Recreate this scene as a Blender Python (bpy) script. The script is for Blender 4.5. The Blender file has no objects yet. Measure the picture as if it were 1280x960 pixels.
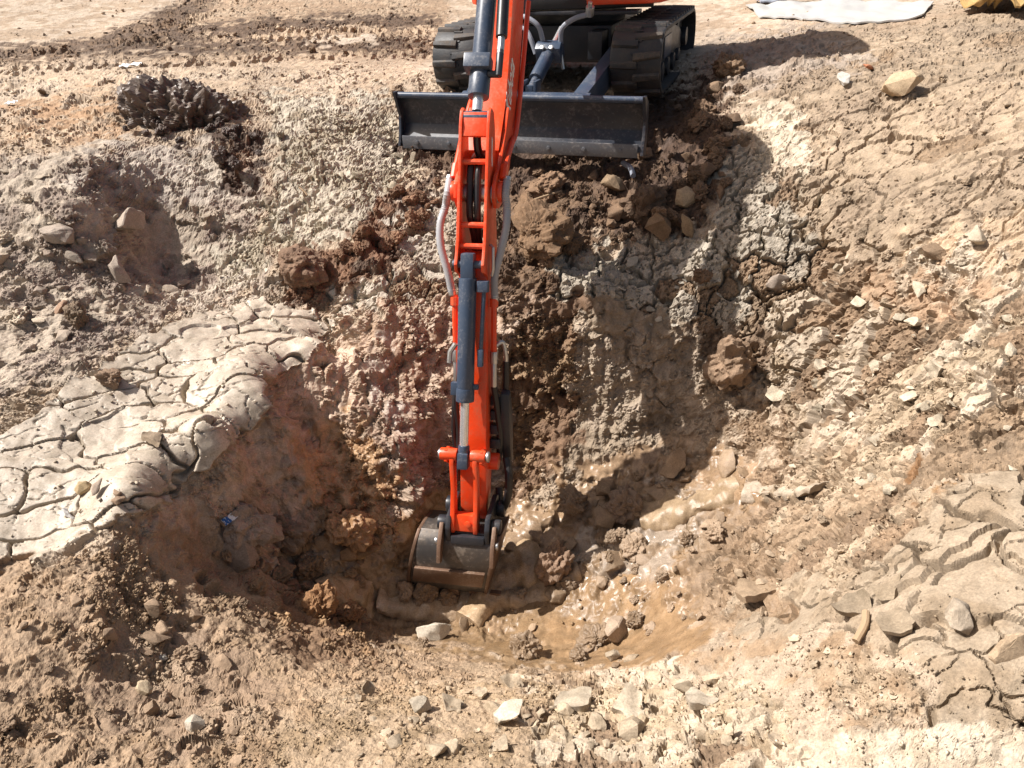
import bpy, bmesh, math, random, time
import numpy as np
from mathutils import Vector, Matrix

T0 = time.time()
S = bpy.context.scene
COL = S.collection
random.seed(7)
R = math.radians

# ------------------------------------------------------------------ camera, sky, sun, exposure
CAM_H, PITCH, FPX = 1.55, R(36.0), 960.0          # eye height, downward tilt, focal length in pixels of a 1280 frame
cam = bpy.data.cameras.new('camera')
cam_o = bpy.data.objects.new('camera', cam)
COL.objects.link(cam_o)
cam.sensor_width = 36.0
cam.lens = 27.0
cam.clip_start = 0.05
cam.clip_end = 2000
cam_o.location = (0, 0, CAM_H)
cam_o.rotation_euler = (R(90) - PITCH, 0, 0)
S.camera = cam_o

LIGHT_DIR = Vector((0.63, -0.115, -0.77)).normalized()     # the way the sunlight travels
sun_el = math.asin(-LIGHT_DIR.z)
sun_az = math.atan2(-LIGHT_DIR.x, -LIGHT_DIR.y)           # towards the sun, clockwise from +Y
world = bpy.data.worlds.new('World')
S.world = world
world.use_nodes = True
wn = world.node_tree.nodes
bg = wn['Background']
sky = wn.new('ShaderNodeTexSky')
sky.sky_type = 'NISHITA'
sky.sun_disc = False
sky.sun_elevation = sun_el
sky.sun_rotation = sun_az
sky.air_density = 1.0
sky.dust_density = 4.0
sky.ozone_density = 0.6
haze = wn.new('ShaderNodeMix')                            # a dusty, slightly warm summer sky
haze.data_type = 'RGBA'; haze.blend_type = 'MULTIPLY'
haze.inputs[0].default_value = 1.0
haze.inputs[7].default_value = (1.06, 1.0, 0.91, 1)
world.node_tree.links.new(sky.outputs[0], haze.inputs[6])
world.node_tree.links.new(haze.outputs[2], bg.inputs[0])
bg.inputs[1].default_value = 0.065
sun = bpy.data.lights.new('sun', 'SUN')
sun.energy = 5.0
sun.angle = R(0.5)
sun.color = (1.0, 0.96, 0.915)
sun_o = bpy.data.objects.new('sun', sun)
COL.objects.link(sun_o)
sun_o.rotation_euler = LIGHT_DIR.to_track_quat('-Z', 'Y').to_euler()
S.view_settings.view_transform = 'Standard'
S.view_settings.look = 'None'
S.view_settings.gamma = 1.0
S.view_settings.exposure = 0.72
S.render.engine = 'CYCLES'
S.cycles.max_bounces = 5
S.cycles.diffuse_bounces = 3

# ------------------------------------------------------------------ camera maths (to find real places from the photograph)
FW = np.array([0, math.cos(PITCH), -math.sin(PITCH)])
UPV = np.array([0, math.sin(PITCH), math.cos(PITCH)])

def ray(u, v):
    return FW + UPV * ((480 - v) / FPX) + np.array([(u - 640) / FPX, 0, 0])

def at(u, v, D):
    return np.array([0, 0, CAM_H]) + ray(u, v) * D

def at_z(u, v, z):
    r = ray(u, v)
    return np.array([0, 0, CAM_H]) + r * ((z - CAM_H) / r[2])

def project(P):
    q = P - np.array([0, 0, CAM_H], dtype=P.dtype)
    D = q[..., 1] * FW[1] + q[..., 2] * FW[2]
    up = q[..., 1] * UPV[1] + q[..., 2] * UPV[2]
    Ds = np.where(np.abs(D) < 1e-3, 1e-3, D)
    return 640 + FPX * q[..., 0] / Ds, 480 - FPX * up / Ds, D

# ------------------------------------------------------------------ noise
rng = np.random.default_rng(11)
PERM = np.concatenate([rng.permutation(256)] * 3).astype(np.int32)
GRAD = rng.normal(size=(256, 3)).astype(np.float32)
GRAD /= np.linalg.norm(GRAD, axis=1)[:, None]
RND = rng.random((256, 4)).astype(np.float32)

def perlin(P, scale, seed=0):
    """gradient noise, about -0.7 .. 0.7; P (n,3)"""
    q = P.astype(np.float32) * np.float32(1.0 / scale) + np.float32(seed * 17.31)
    i = np.floor(q).astype(np.int32)
    f = q - i
    w = f * f * f * (f * (f * 6 - 15) + 10)
    i &= 255
    out = np.zeros(len(q), np.float32)
    for dx in (0, 1):
        wx = w[:, 0] if dx else 1 - w[:, 0]
        px = PERM[(i[:, 0] + dx) & 255]
        for dy in (0, 1):
            wy = w[:, 1] if dy else 1 - w[:, 1]
            py = PERM[px + ((i[:, 1] + dy) & 255)]
            for dz in (0, 1):
                wz = w[:, 2] if dz else 1 - w[:, 2]
                g = GRAD[PERM[py + ((i[:, 2] + dz) & 255)]]
                d = g[:, 0] * (f[:, 0] - dx) + g[:, 1] * (f[:, 1] - dy) + g[:, 2] * (f[:, 2] - dz)
                out += wx * wy * wz * d
    return out * 1.5

def fbm(P, scale, octs=3, seed=0, gain=0.5):
    o = np.zeros(len(P), np.float32)
    a = 1.0
    for k in range(octs):
        o += a * perlin(P, scale / 2 ** k, seed + k * 3)
        a *= gain
    return o

def voronoi(X, Y, size, seed=0, jit=0.85):
    """2-D cells: distance to the centre, distance to the nearest border (both in metres), cell id, offset from centre"""
    x = X / size
    y = Y / size
    ix = np.floor(x).astype(np.int32)
    iy = np.floor(y).astype(np.int32)
    def centre(cx, cy):
        h = PERM[PERM[(cx + seed * 31) & 255] + (cy & 255)]
        r = RND[h]
        return cx + 0.5 + (r[:, 0] - 0.5) * jit, cy + 0.5 + (r[:, 1] - 0.5) * jit
    best = np.full(len(x), 1e9, np.float32)
    bx = np.zeros(len(x), np.float32); by = bx.copy()
    bi = ix.copy(); bj = iy.copy()
    for dx in (-1, 0, 1):
        for dy in (-1, 0, 1):
            cx, cy = centre(ix + dx, iy + dy)
            d = (cx - x) ** 2 + (cy - y) ** 2
            m = d < best
            best = np.where(m, d, best)
            bx = np.where(m, cx, bx); by = np.where(m, cy, by)
            bi = np.where(m, ix + dx, bi); bj = np.where(m, iy + dy, bj)
    edge = np.full(len(x), 1e9, np.float32)
    for dx in range(-2, 3):
        for dy in range(-2, 3):
            if dx == 0 and dy == 0:
                continue
            cx, cy = centre(bi + dx, bj + dy)
            ex, ey = cx - bx, cy - by
            n = np.sqrt(ex * ex + ey * ey) + 1e-6
            d = ((bx + cx) * 0.5 - x) * ex / n + ((by + cy) * 0.5 - y) * ey / n
            edge = np.minimum(edge, d)
    return np.sqrt(best) * size, edge * size, (bi.astype(np.int64) * 4096 + bj), (x - bx) * size, (y - by) * size

def cell_rand(ids, k=0):
    return RND[PERM[PERM[(ids >> 12) & 255] + (ids & 255)], k]

def smooth(a, b, x):
    t = np.clip((x - a) / (b - a), 0, 1)
    return t * t * (3 - 2 * t)

# ------------------------------------------------------------------ object helpers
def tag(o, label=None, cat=None, group=None, kind=None):
    if label: o['label'] = label
    if cat: o['category'] = cat
    if group: o['group'] = group
    if kind: o['kind'] = kind
    return o

def mesh_from(name, V, F, smooth_sh=False):
    me = bpy.data.meshes.new(name)
    me.from_pydata([tuple(map(float, v)) for v in V], [], [tuple(f) for f in F])
    if smooth_sh:
        me.polygons.foreach_set('use_smooth', [True] * len(me.polygons))
    me.update()
    return me

def link(name, me, mat=None, parent=None):
    o = bpy.data.objects.new(name, me)
    COL.objects.link(o)
    if mat is not None:
        me.materials.clear()
        me.materials.append(mat)
    if parent is not None:
        o.parent = parent
    return o

def empty(name, loc):
    o = bpy.data.objects.new(name, None)
    o.location = tuple(map(float, loc))
    o.empty_display_size = 0.2
    COL.objects.link(o)
    return o

# ------------------------------------------------------------------ materials
def nodes_of(m):
    m.use_nodes = True
    nt = m.node_tree
    return nt, nt.nodes, nt.links, nt.nodes['Principled BSDF']

def add(nt, t, **kw):
    n = nt.nodes.new(t)
    for k, v in kw.items():
        setattr(n, k, v)
    return n

def math_node(nt, op, a, b):
    n = nt.nodes.new('ShaderNodeMath'); n.operation = op
    for i, s in enumerate((a, b)):
        if isinstance(s, (int, float)): n.inputs[i].default_value = s
        else: nt.links.new(s, n.inputs[i])
    return n.outputs[0]

def mix_col(nt, fac, a, b, mode='MIX'):
    n = nt.nodes.new('ShaderNodeMix'); n.data_type = 'RGBA'; n.blend_type = mode
    if isinstance(fac, (int, float)): n.inputs[0].default_value = fac
    else: nt.links.new(fac, n.inputs[0])
    for i, s in ((6, a), (7, b)):
        if isinstance(s, (tuple, list)): n.inputs[i].default_value = (*s[:3], 1)
        else: nt.links.new(s, n.inputs[i])
    return n.outputs[2]

def ramp(nt, fac, p0, p1, c0=(0, 0, 0), c1=(1, 1, 1)):
    n = nt.nodes.new('ShaderNodeValToRGB')
    n.color_ramp.elements[0].position = p0; n.color_ramp.elements[1].position = p1
    n.color_ramp.elements[0].color = (*c0, 1); n.color_ramp.elements[1].color = (*c1, 1)
    nt.links.new(fac, n.inputs[0])
    return n.outputs[0]

def noise(nt, scale, detail=4, rough=0.6, vec=None, dist=0.0):
    n = nt.nodes.new('ShaderNodeTexNoise')
    n.inputs['Scale'].default_value = scale; n.inputs['Detail'].default_value = detail
    n.inputs['Roughness'].default_value = rough; n.inputs['Distortion'].default_value = dist
    if vec is not None: nt.links.new(vec, n.inputs['Vector'])
    return n.outputs[0]

def earth_material(name, from_object):
    m = bpy.data.materials.new(name)
    nt, N, L, b = nodes_of(m)
    geo = add(nt, 'ShaderNodeNewGeometry')
    tc = add(nt, 'ShaderNodeTexCoord')
    pos = geo.outputs['Position']
    if from_object:
        oi = add(nt, 'ShaderNodeObjectInfo')
        base = oi.outputs['Color']
        rough = oi.outputs['Alpha']
    else:
        at_ = add(nt, 'ShaderNodeAttribute', attribute_name='albedo')
        base = at_.outputs['Color']
        rough = at_.outputs['Alpha']
    n1 = noise(nt, 14, 5, 0.65, pos)
    n2 = noise(nt, 140, 4, 0.7, pos)
    n3 = noise(nt, 420, 2, 0.6, pos)
    v1 = ramp(nt, n1, 0.30, 0.72, (0.72, 0.70, 0.67), (1.22, 1.22, 1.24))
    v2 = ramp(nt, n2, 0.32, 0.70, (0.74, 0.73, 0.72), (1.22, 1.22, 1.22))
    c = mix_col(nt, 1.0, base, v1, 'MULTIPLY')
    c = mix_col(nt, 1.0, c, v2, 'MULTIPLY')
    L.new(c, b.inputs['Base Color'])
    rr = math_node(nt, 'ADD', rough, math_node(nt, 'MULTIPLY', math_node(nt, 'SUBTRACT', n1, 0.5), 0.5))
    L.new(rr, b.inputs['Roughness'])
    b.inputs['Specular IOR Level'].default_value = 0.4
    h = math_node(nt, 'ADD', math_node(nt, 'MULTIPLY', n2, 1.0), math_node(nt, 'MULTIPLY', n3, 0.5))
    dry = math_node(nt, 'MINIMUM', rough, 1.0)
    bp = add(nt, 'ShaderNodeBump')
    L.new(math_node(nt, 'MULTIPLY', math_node(nt, 'MULTIPLY', h, dry), 1.0), bp.inputs['Height'])
    bp.inputs['Strength'].default_value = 0.45
    bp.inputs['Distance'].default_value = 0.006
    L.new(bp.outputs[0], b.inputs['Normal'])
    return m

M_GROUND = earth_material('earth', False)
M_CLOD = earth_material('loose_earth', True)

def paint(name, col, rough=0.35, dirt=(0.20, 0.14, 0.09), dirt_amt=0.35, metal=0.0, wear=None, wear_amt=0.0, scale=9.0, bump=0.0, coat=0.0, spec=0.5):
    m = bpy.data.materials.new(name)
    nt, N, L, b = nodes_of(m)
    geo = add(nt, 'ShaderNodeNewGeometry')
    pos = geo.outputs['Position']
    n1 = noise(nt, scale, 6, 0.65, pos, 0.4)
    n2 = noise(nt, scale * 9, 4, 0.7, pos)
    c = mix_col(nt, ramp(nt, n2, 0.25, 0.8), tuple(x * 0.9 for x in col), tuple(min(1, x * 1.08) for x in col))
    if wear:
        f = math_node(nt, 'MULTIPLY', ramp(nt, math_node(nt, 'ADD', math_node(nt, 'MULTIPLY', n2, 0.6), math_node(nt, 'MULTIPLY', n1, 0.4)), 0.53, 0.62), wear_amt)
        c = mix_col(nt, f, c, wear)
    dm = math_node(nt, 'MULTIPLY', math_node(nt, 'MULTIPLY', ramp(nt, n1, 0.42, 0.72), ramp(nt, n2, 0.25, 0.7)), dirt_amt)
    c = mix_col(nt, dm, c, dirt)
    L.new(c, b.inputs['Base Color'])
    L.new(math_node(nt, 'ADD', math_node(nt, 'MULTIPLY', dm, 0.6), math_node(nt, 'ADD', rough - 0.06, math_node(nt, 'MULTIPLY', n2, 0.12))), b.inputs['Roughness'])
    b.inputs['Metallic'].default_value = metal
    b.inputs['Specular IOR Level'].default_value = spec
    b.inputs['Coat Weight'].default_value = coat
    if bump:
        bp = add(nt, 'ShaderNodeBump')
        L.new(n2, bp.inputs['Height'])
        bp.inputs['Strength'].default_value = 0.6; bp.inputs['Distance'].default_value = bump
        L.new(bp.outputs[0], b.inputs['Normal'])
    return m

M_ORANGE = paint('orange_paint', (0.80, 0.062, 0.010), 0.35, (0.30, 0.17, 0.09), 0.62, wear=(0.50, 0.13, 0.06), wear_amt=.4, coat=0.08)
M_NAVY = paint('dark_blue_paint', (0.042, 0.062, 0.100), 0.34, (0.16, 0.13, 0.10), 0.30, wear=(0.30, 0.31, 0.33), wear_amt=0.25)
M_BLACK = paint('black_paint', (0.018, 0.021, 0.028), 0.40, (0.14, 0.10, 0.07), 0.35)
M_BLADE = paint('blade_steel', (0.020, 0.026, 0.038), 0.33, (0.15, 0.10, 0.065), 0.35, wear=(0.25, 0.25, 0.26), wear_amt=0.25, scale=5)
M_EDGE = paint('scuffed_edge_steel', (0.16, 0.17, 0.19), 0.42, (0.20, 0.14, 0.09), 0.6, metal=0.6, wear=(0.5, 0.5, 0.5), wear_amt=0.4, scale=7)
M_RUBBER = paint('track_rubber', (0.022, 0.024, 0.028), 0.55, (0.17, 0.125, 0.085), 0.5, scale=6, bump=0.003)
M_LUG = paint('dusty_tread_rubber', (0.030, 0.030, 0.032), 0.62, (0.22, 0.165, 0.115), 0.8, scale=8, bump=0.004)
M_HOSE = paint('black_hose', (0.013, 0.013, 0.015), 0.38, (0.12, 0.09, 0.06), 0.2)
M_WRAP = paint('grey_spiral_hose', (0.34, 0.34, 0.35), 0.45, (0.30, 0.23, 0.16), 0.4)
M_CHROME = paint('chrome', (0.80, 0.81, 0.83), 0.22, (0.3, 0.25, 0.2), 0.08, metal=0.75)
M_ZINC = paint('zinc_fitting', (0.55, 0.55, 0.54), 0.35, (0.3, 0.25, 0.2), 0.3, metal=0.9)
M_BUCKET = paint('bucket_steel', (0.095, 0.088, 0.084), 0.38, (0.22, 0.155, 0.095), 0.9, metal=0.55, wear=(0.42, 0.41, 0.40), wear_amt=0.35, scale=6)
M_RUST = paint('rubbed_rusty_steel', (0.17, 0.10, 0.065), 0.48, (0.26, 0.18, 0.11), 0.5, metal=0.35, wear=(0.4, 0.36, 0.33), wear_amt=0.3, scale=8)
M_WHITE = paint('white_print', (0.80, 0.80, 0.78), 0.5, (0.8, 0.3, 0.15), 0.35)
M_YELLOW = paint('yellow_print', (0.75, 0.48, 0.05), 0.5, (0.3, 0.2, 0.1), 0.3)
M_PAPER = paint('white_litter', (0.74, 0.74, 0.74), 0.6, (0.45, 0.38, 0.30), 0.5, scale=30)
M_SHEET = paint('pale_sheet', (0.42, 0.41, 0.40), 0.6, (0.32, 0.34, 0.26), 0.6, scale=4, bump=0.004)
M_TAN = paint('tan_cover', (0.42, 0.27, 0.10), 0.7, (0.30, 0.22, 0.13), 0.5, scale=6, bump=0.006)
M_BLUE = paint('blue_print', (0.05, 0.16, 0.45), 0.5, (0.3, 0.25, 0.2), 0.2)
M_DARKCAB = paint('dark_plastic', (0.02, 0.02, 0.022), 0.5, (0.1, 0.08, 0.06), 0.2)
M_WOOD = paint('weathered_wood', (0.36, 0.25, 0.15), 0.8, (0.25, 0.18, 0.12), 0.4, scale=20, bump=0.002)
M_GREY = paint('grey_plastic', (0.25, 0.27, 0.32), 0.45, (0.2, 0.14, 0.1), 0.3)
# ================================================================== THE GROUND
# heights (m, 0 = where the tracks stand) found for points of the photograph
HP = [
 # far ground and machine platform
 (100,20,0),(300,30,0),(560,10,0),(40,70,0),(400,70,0),(520,110,.03),(230,130,.02),(60,140,.02),(430,150,.0),(860,110,.06),(545,125,.03),
 (1000,18,.22),(900,40,.10),(940,70,.20),(1100,40,.30),(1240,20,.5),(1280,60,.48),
 # left slope
 (0,200,.02),(120,205,.04),(120,255,-.05),(180,330,-.42),(0,300,-.15),(0,400,-.36),(60,480,-.45),(200,300,-.38),(260,250,-.22),(300,380,-.52),(330,310,-.40),(400,200,-.08),(450,300,-.30),(340,220,-.12),
 # cracked slab
 (425,398,'slab'),(380,440,'slab'),(300,430,'slab'),(0,560,'slab'),(120,520,'slab'),(220,480,'slab'),(335,478,'slab'),(343,512,'slab'),(200,600,'slab'),(285,560,'slab'),(60,685,'slab'),(100,640,'slab'),(0,720,-.56),(203,632,'slab'),(150,560,'slab'),(250,520,'slab'),(50,620,'slab'),(395,430,'slab'),
 # hollow under the slab
 (350,600,-.96),(330,650,-1.09),(270,665,-.95),(400,690,-1.32),(375,540,-.915),(395,500,-.80),(415,450,-.76),(345,555,-.78),(430,600,-1.10),(230,680,-.86),
 # back wall: lip, face, foot
 (640,400,-.60),(700,404,-.61),
 (480,385,-.5),(560,372,-.5),(640,375,-.5),(700,378,-.5),(760,390,-.52),(840,405,-.58),
 (460,520,-.86),(480,500,-.80),(500,560,-.965),(560,500,-.93),(640,500,-1.05),(700,500,-1.0),(760,500,-1.0),(500,440,-.68),(640,440,-.76),
 (440,640,-1.20),(480,620,-1.17),(500,660,-1.31),(560,625,-1.38),(640,620,-1.42),(700,600,-1.33),(780,560,-1.2),
 # apron below the blade
 (505,195,-.19),(800,195,-.17),(650,195,-.18),(505,165,-.12),(800,165,-.1),(650,280,-.30),(800,280,-.28),(720,340,-.42),(550,330,-.40),(870,250,-.14),(800,350,-.46),
 # right side
 (900,450,-.72),(900,400,-.55),(830,520,-1.05),(960,520,-.85),(1000,600,-.8),(940,640,-1.05),(850,600,-1.22),(1060,480,-.5),(1150,400,-.15),(1030,350,-.32),(960,300,-.2),
 (900,200,.0),(940,160,.1),(1000,120,.22),(1000,80,.26),(1130,110,.36),(1150,200,.18),(1280,180,.42),(1280,110,.48),(1280,300,.2),(1200,300,.12),(1100,280,.02),(1280,430,.06),(1280,560,-.08),(1180,500,-.17),
 (1280,680,-.06),(1180,620,-.14),(1060,680,-.42),(1280,850,.0),(1100,880,-.06),(960,900,-.12),(850,860,-.42),(980,800,-.4),(1140,760,-.13),
 # pit bottom
 (560,730,-1.58),(700,720,-1.47),(760,640,-1.36),(480,760,-1.46),(420,740,-1.34),(640,680,-1.53),(900,740,-1.0),(820,720,-1.22),(780,800,-1.1),(640,790,-1.3),(720,780,-1.3),(540,790,-1.32),
 # near bank
 (700,900,-.2),(500,900,-.14),(640,960,.02),(640,850,-.62),(400,850,-.42),(420,800,-.92),(300,900,-.13),(100,880,-.08),(0,800,-.22),(200,760,-.57),(300,790,-.60),(240,840,-.38),(0,960,.05),(1280,960,-.08),(320,740,-.96),(150,700,-.58),(60,760,-.40),(900,960,-.02),
]
def _near(u, v, z):                                          # the near bank lies lower than the platform
    k = min(1, max(0, (v - 660) / 260)); k = k * k * (3 - 2 * k)
    return z - k * (.58 - .48 * min(1, max(0, (u - 780) / 380)))
def _slab(u, v):                                             # the cracked sheet is one tilted plane
    r = ray(u, v); o = np.array([0, 0, CAM_H])
    n = np.array([.137, -.091, 1.0]); p0 = np.array([0, 0, -1.03])
    return (o + r * (((p0 - o) @ n) / (r @ n)))[2]
CP = [at_z(u, v, _near(u, v, _slab(u, v) if z == 'slab' else z)) for u, v, z in HP]
CP += [np.array(p, float) for p in [(-8,4,.1),(-8,8,.05),(0,12,0),(8,10,.5),(6,4,.6),(5,1.5,.3),(3.2,.2,-.1),(-4,1,-.15),(-3,-.2,-.15),(0,-1,-.1),(0,0,-.2),(1.5,-.6,-.1),(-6,0,.1),(0,20,0),(-12,15,0),(12,20,.2),(.5,7.2,-.08),(.2,6.2,-.02),(0.9,6.2,0),(3,7.5,.25),(8,1,.3),(-8,-3,.1),(8,-3,.2),(0,-5,.1)]]
CP = np.array(CP)
_c = 0.07
_d = np.sqrt(((CP[:, None, :2] - CP[None, :, :2]) ** 2).sum(-1) + _c * _c)
_A = np.block([[-_d + np.eye(len(CP)) * -0.0, np.ones((len(CP), 1))], [np.ones((1, len(CP))), np.zeros((1, 1))]])
_A[:len(CP), :len(CP)] += np.eye(len(CP)) * 0.004          # lets the sheet pass near, not through, each point
_W = np.linalg.solve(_A, np.concatenate([CP[:, 2], [0]]))

def base_height(x, y):
    x = np.asarray(x, np.float32).ravel(); y = np.asarray(y, np.float32).ravel()
    o = np.empty(len(x), np.float32)
    w = _W[:-1].astype(np.float32)
    cx, cy = CP[:, 0].astype(np.float32), CP[:, 1].astype(np.float32)
    for k in range(0, len(x), 60000):
        X = x[k:k + 60000, None] - cx; Y = y[k:k + 60000, None] - cy
        o[k:k + 60000] = -np.sqrt(X * X + Y * Y + _c * _c) @ w + np.float32(_W[-1])
    far = smooth(16, 40, np.sqrt(x * x + y * y))
    return o * (1 - far) + 0.0 * far

NC, NR = 1010, 1150
_t = np.concatenate([np.linspace(-1.6, -0.72, 30)[:-1], np.linspace(-0.72, 0.74, NC - 59), np.linspace(0.74, 1.6, 31)[1:]])
NC = len(_t)
def fan_w(y): return np.sqrt((1.15 + y) ** 2 * (y > -1.15) + 0.04) + 0.0
_ys = np.concatenate([np.linspace(-1.0, .6, 120)[:-1], np.linspace(.6, 9.0, 1900)[:-1], np.linspace(9.0, 20, 400)])
_tc = np.linspace(-1.6, 1.6, 321)
Xc = _tc[None, :] * fan_w(_ys)[:, None]
Yc = np.repeat(_ys[:, None], len(_tc), 1)
Zc = base_height(Xc, Yc).reshape(Xc.shape)
dS = np.sqrt(np.diff(Yc, axis=0) ** 2 + np.diff(Zc, axis=0) ** 2)
ym = 0.5 * (_ys[1:] + _ys[:-1])[:, None]
dist = np.sqrt(ym ** 2 + (Zc[1:] - CAM_H) ** 2 + 0.2)
foresh = 0.5 + 0.5 * np.abs((Zc[1:] - CAM_H) * np.diff(Yc, axis=0) - ym * np.diff(Zc, axis=0)) / (dist * dS)
wt = dS / dist * foresh * np.where(ym < .6, .25, 1) * np.where(ym > 9, .5, 1)
_xm = Xc[1:]
wt = wt * (1 + 1.6 * smooth(-.45, -.9, _xm) * smooth(1.7, 2.0, ym) * smooth(3.8, 3.4, ym) * np.exp(-((Zc[1:] - (-1.03 - .137 * _xm + .091 * ym)) / .12) ** 2))      # closer rows on the cracked sheet
cum = np.concatenate([np.zeros((1, len(_tc))), np.cumsum(wt, 0)])
cum /= cum[-1:]
rows = np.linspace(0, 1, NR)
Yr = np.stack([np.interp(rows, cum[:, j], _ys) for j in range(len(_tc))], 1)
for _ in range(3):                                           # even out neighbouring columns
    Yr[:, 1:-1] = (Yr[:, :-2] + Yr[:, 1:-1] * 2 + Yr[:, 2:]) / 4
def cols_up(A):
    return np.stack([np.interp(_t, _tc, A[i]) for i in range(A.shape[0])])
Y = cols_up(Yr).astype(np.float32)
X = (_t[None, :] * fan_w(Y)).astype(np.float32)
Zb = base_height(X, Y).reshape(X.shape)
P = np.stack([X, Y, Zb], -1)
def normals(P):
    a = np.gradient(P, axis=0); b = np.gradient(P, axis=1)
    n = np.cross(b, a)
    n /= np.linalg.norm(n, axis=-1, keepdims=True) + 1e-9
    return n
Nb = normals(P)
n_v = NR * NC
Pf = P.reshape(-1, 3)
U, V, D0 = project(Pf)
SX = X.ravel()
SS = (Y + (smooth(2.1, 2.8, Y) * 2 - 1) * (Zb + 1.5)).ravel().astype(np.float32)
SP = (Y * 1.25).ravel().astype(np.float32)                    # for the gently tilted parts
print('terrain base', round(time.time() - T0, 1))

# ---- what the ground is made of: overlapping patches, each with colour, moisture and texture
W1 = fbm(Pf, 0.45, 4, 1)
W2 = fbm(Pf, 0.10, 3, 5)
W3 = fbm(Pf, 0.9, 3, 9)
alb = np.empty((n_v, 3), np.float32)
PROP = ['rough', 'lump', 'clod', 'grain', 'ca', 'cb', 'cc', 'crumb', 'groove']      # wetness, lumps, clods, grain, three kinds of cracking, loose crumbs
fld = {k: np.zeros(n_v, np.float32) for k in PROP}

def sdf(poly):
    pts = np.array(poly, np.float32)
    d = np.full(n_v, 1e9, np.float32)
    inside = np.zeros(n_v, bool)
    u = U.astype(np.float32); v = V.astype(np.float32)
    for k in range(len(pts)):
        a = pts[k]; b = pts[(k + 1) % len(pts)]
        e = b - a
        wx = u - a[0]; wy = v - a[1]
        t = np.clip((wx * e[0] + wy * e[1]) / (e @ e + 1e-6), 0, 1)
        d = np.minimum(d, (wx - e[0] * t) ** 2 + (wy - e[1] * t) ** 2)
        c = ((a[1] <= v) & (b[1] > v)) | ((b[1] <= v) & (a[1] > v))
        s = (u - a[0]) < (v - a[1]) * e[0] / (e[1] if abs(e[1]) > 1e-6 else 1e-6)
        inside ^= c & s
    d = np.sqrt(d)
    return np.where(inside, -d, d)

def patch(poly, col, col2=None, mixs=0.5, soft=18, warp=22, op=1.0, **kw):
    """lay one kind of earth over a region; col2 comes through in noise-shaped blots"""
    if poly is None:
        m = np.ones(n_v, np.float32)
    else:
        d = sdf(poly) + (W1 + 1.3 * W2) * warp
        m = smooth(soft * .5, -soft * .5, d) * op
    c = np.array(col, np.float32)
    if col2 is not None:
        q = smooth(-0.25, 0.25, W1 * 0.7 + W2 * 0.8 + (mixs - 0.5))[:, None]
        c = c * (1 - q) + np.array(col2, np.float32) * q
    alb[:] = alb * (1 - m[:, None]) + c * m[:, None]
    for k in PROP:
        if k in kw:
            fld[k][:] = fld[k] * (1 - m) + kw[k] * m
    return m

G = dict(ca=0, cb=0, cc=0, groove=0)
PALE, CLAY, SAND, SOIL = (.47, .39, .30), (.39, .31, .225), (.34, .24, .15), (.19, .125, .078)
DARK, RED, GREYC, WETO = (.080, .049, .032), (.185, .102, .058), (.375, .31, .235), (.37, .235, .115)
patch(None, SAND, CLAY, .5, rough=.9, lump=.6, clod=.25, grain=1, crumb=.5, **G)
# far ground
patch([(-400,-200),(1700,-200),(1700,60),(880,75),(560,100),(-400,95)], (.44,.355,.265), (.34,.255,.175), .45, lump=.15, clod=.12, grain=.6, crumb=.1, soft=25)
TRK = dict(lump=.5, clod=.6, grain=1.0, crumb=.6, soft=6, warp=8)
patch([(60,60),(210,24),(300,-20),(560,-20),(560,70),(200,80)], (.30,.21,.135), (.38,.29,.20), .45, lump=.3, clod=.3, grain=.8, crumb=.4, soft=12, warp=12)
patch([(-80,70),(130,45),(190,20),(265,-20),(300,-20),(235,28),(300,38),(190,62),(120,74),(-80,92)], (.125,.082,.052), (.20,.135,.085), .35, **TRK)
patch([(150,62),(300,50),(480,46),(545,52),(540,68),(300,66),(180,74)], (.12,.078,.05), (.19,.128,.08), .35, **TRK)
patch([(105,54),(210,42),(330,26),(500,18),(548,24),(545,34),(400,36),(250,50)], (.115,.075,.048), (.18,.12,.076), .35, **TRK)
patch([(390,48),(470,44),(470,54),(380,56)], (.46,.38,.29), None, soft=4, warp=5, lump=.1, clod=.05)
patch([(-200,92),(500,80),(540,130),(330,118),(140,105),(-200,190)], (.40,.305,.21), (.43,.35,.26), .5, lump=.35, clod=.25, grain=.8, crumb=.4)
patch([(-100,150),(150,130),(150,180),(60,200),(-100,205)], (.33,.21,.12), (.42,.32,.22), .5, lump=.6, clod=.6, crumb=.8)
# left slope
patch([(-200,195),(60,190),(160,180),(330,170),(345,290),(360,370),(210,400),(120,470),(-200,560)], GREYC, (.27,.215,.17), .42, rough=.85, lump=.75, clod=.12, grain=.7, crumb=.4)
patch([(80,225),(200,180),(330,180),(310,260),(200,240)], (.40,.345,.28), (.46,.40,.32), .4, lump=.6, clod=.1, crumb=.2)
patch([(330,120),(490,130),(560,210),(500,240),(430,300),(345,330),(280,400),(260,330),(340,230)], (.43,.38,.295), (.34,.29,.21), .4, lump=.7, clod=.18, grain=.8, cb=.35, crumb=.7)
patch([(230,360),(350,330),(420,370),(330,410),(240,430),(200,420)], (.45,.39,.31), (.38,.32,.25), .4, lump=.5, clod=.1, cb=.5, crumb=.4)
patch([(275,165),(325,165),(325,215),(300,245),(265,220)], DARK, RED, .3, clod=.9, lump=.8, crumb=1, soft=10)
patch([(350,350),(400,315),(440,320),(480,260),(520,190),(580,200),(560,235),(500,290),(530,290),(510,330),(440,370),(360,395)], RED, DARK, .45, rough=.85, lump=.9, clod=1.0, grain=1, crumb=1, soft=10)
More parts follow.
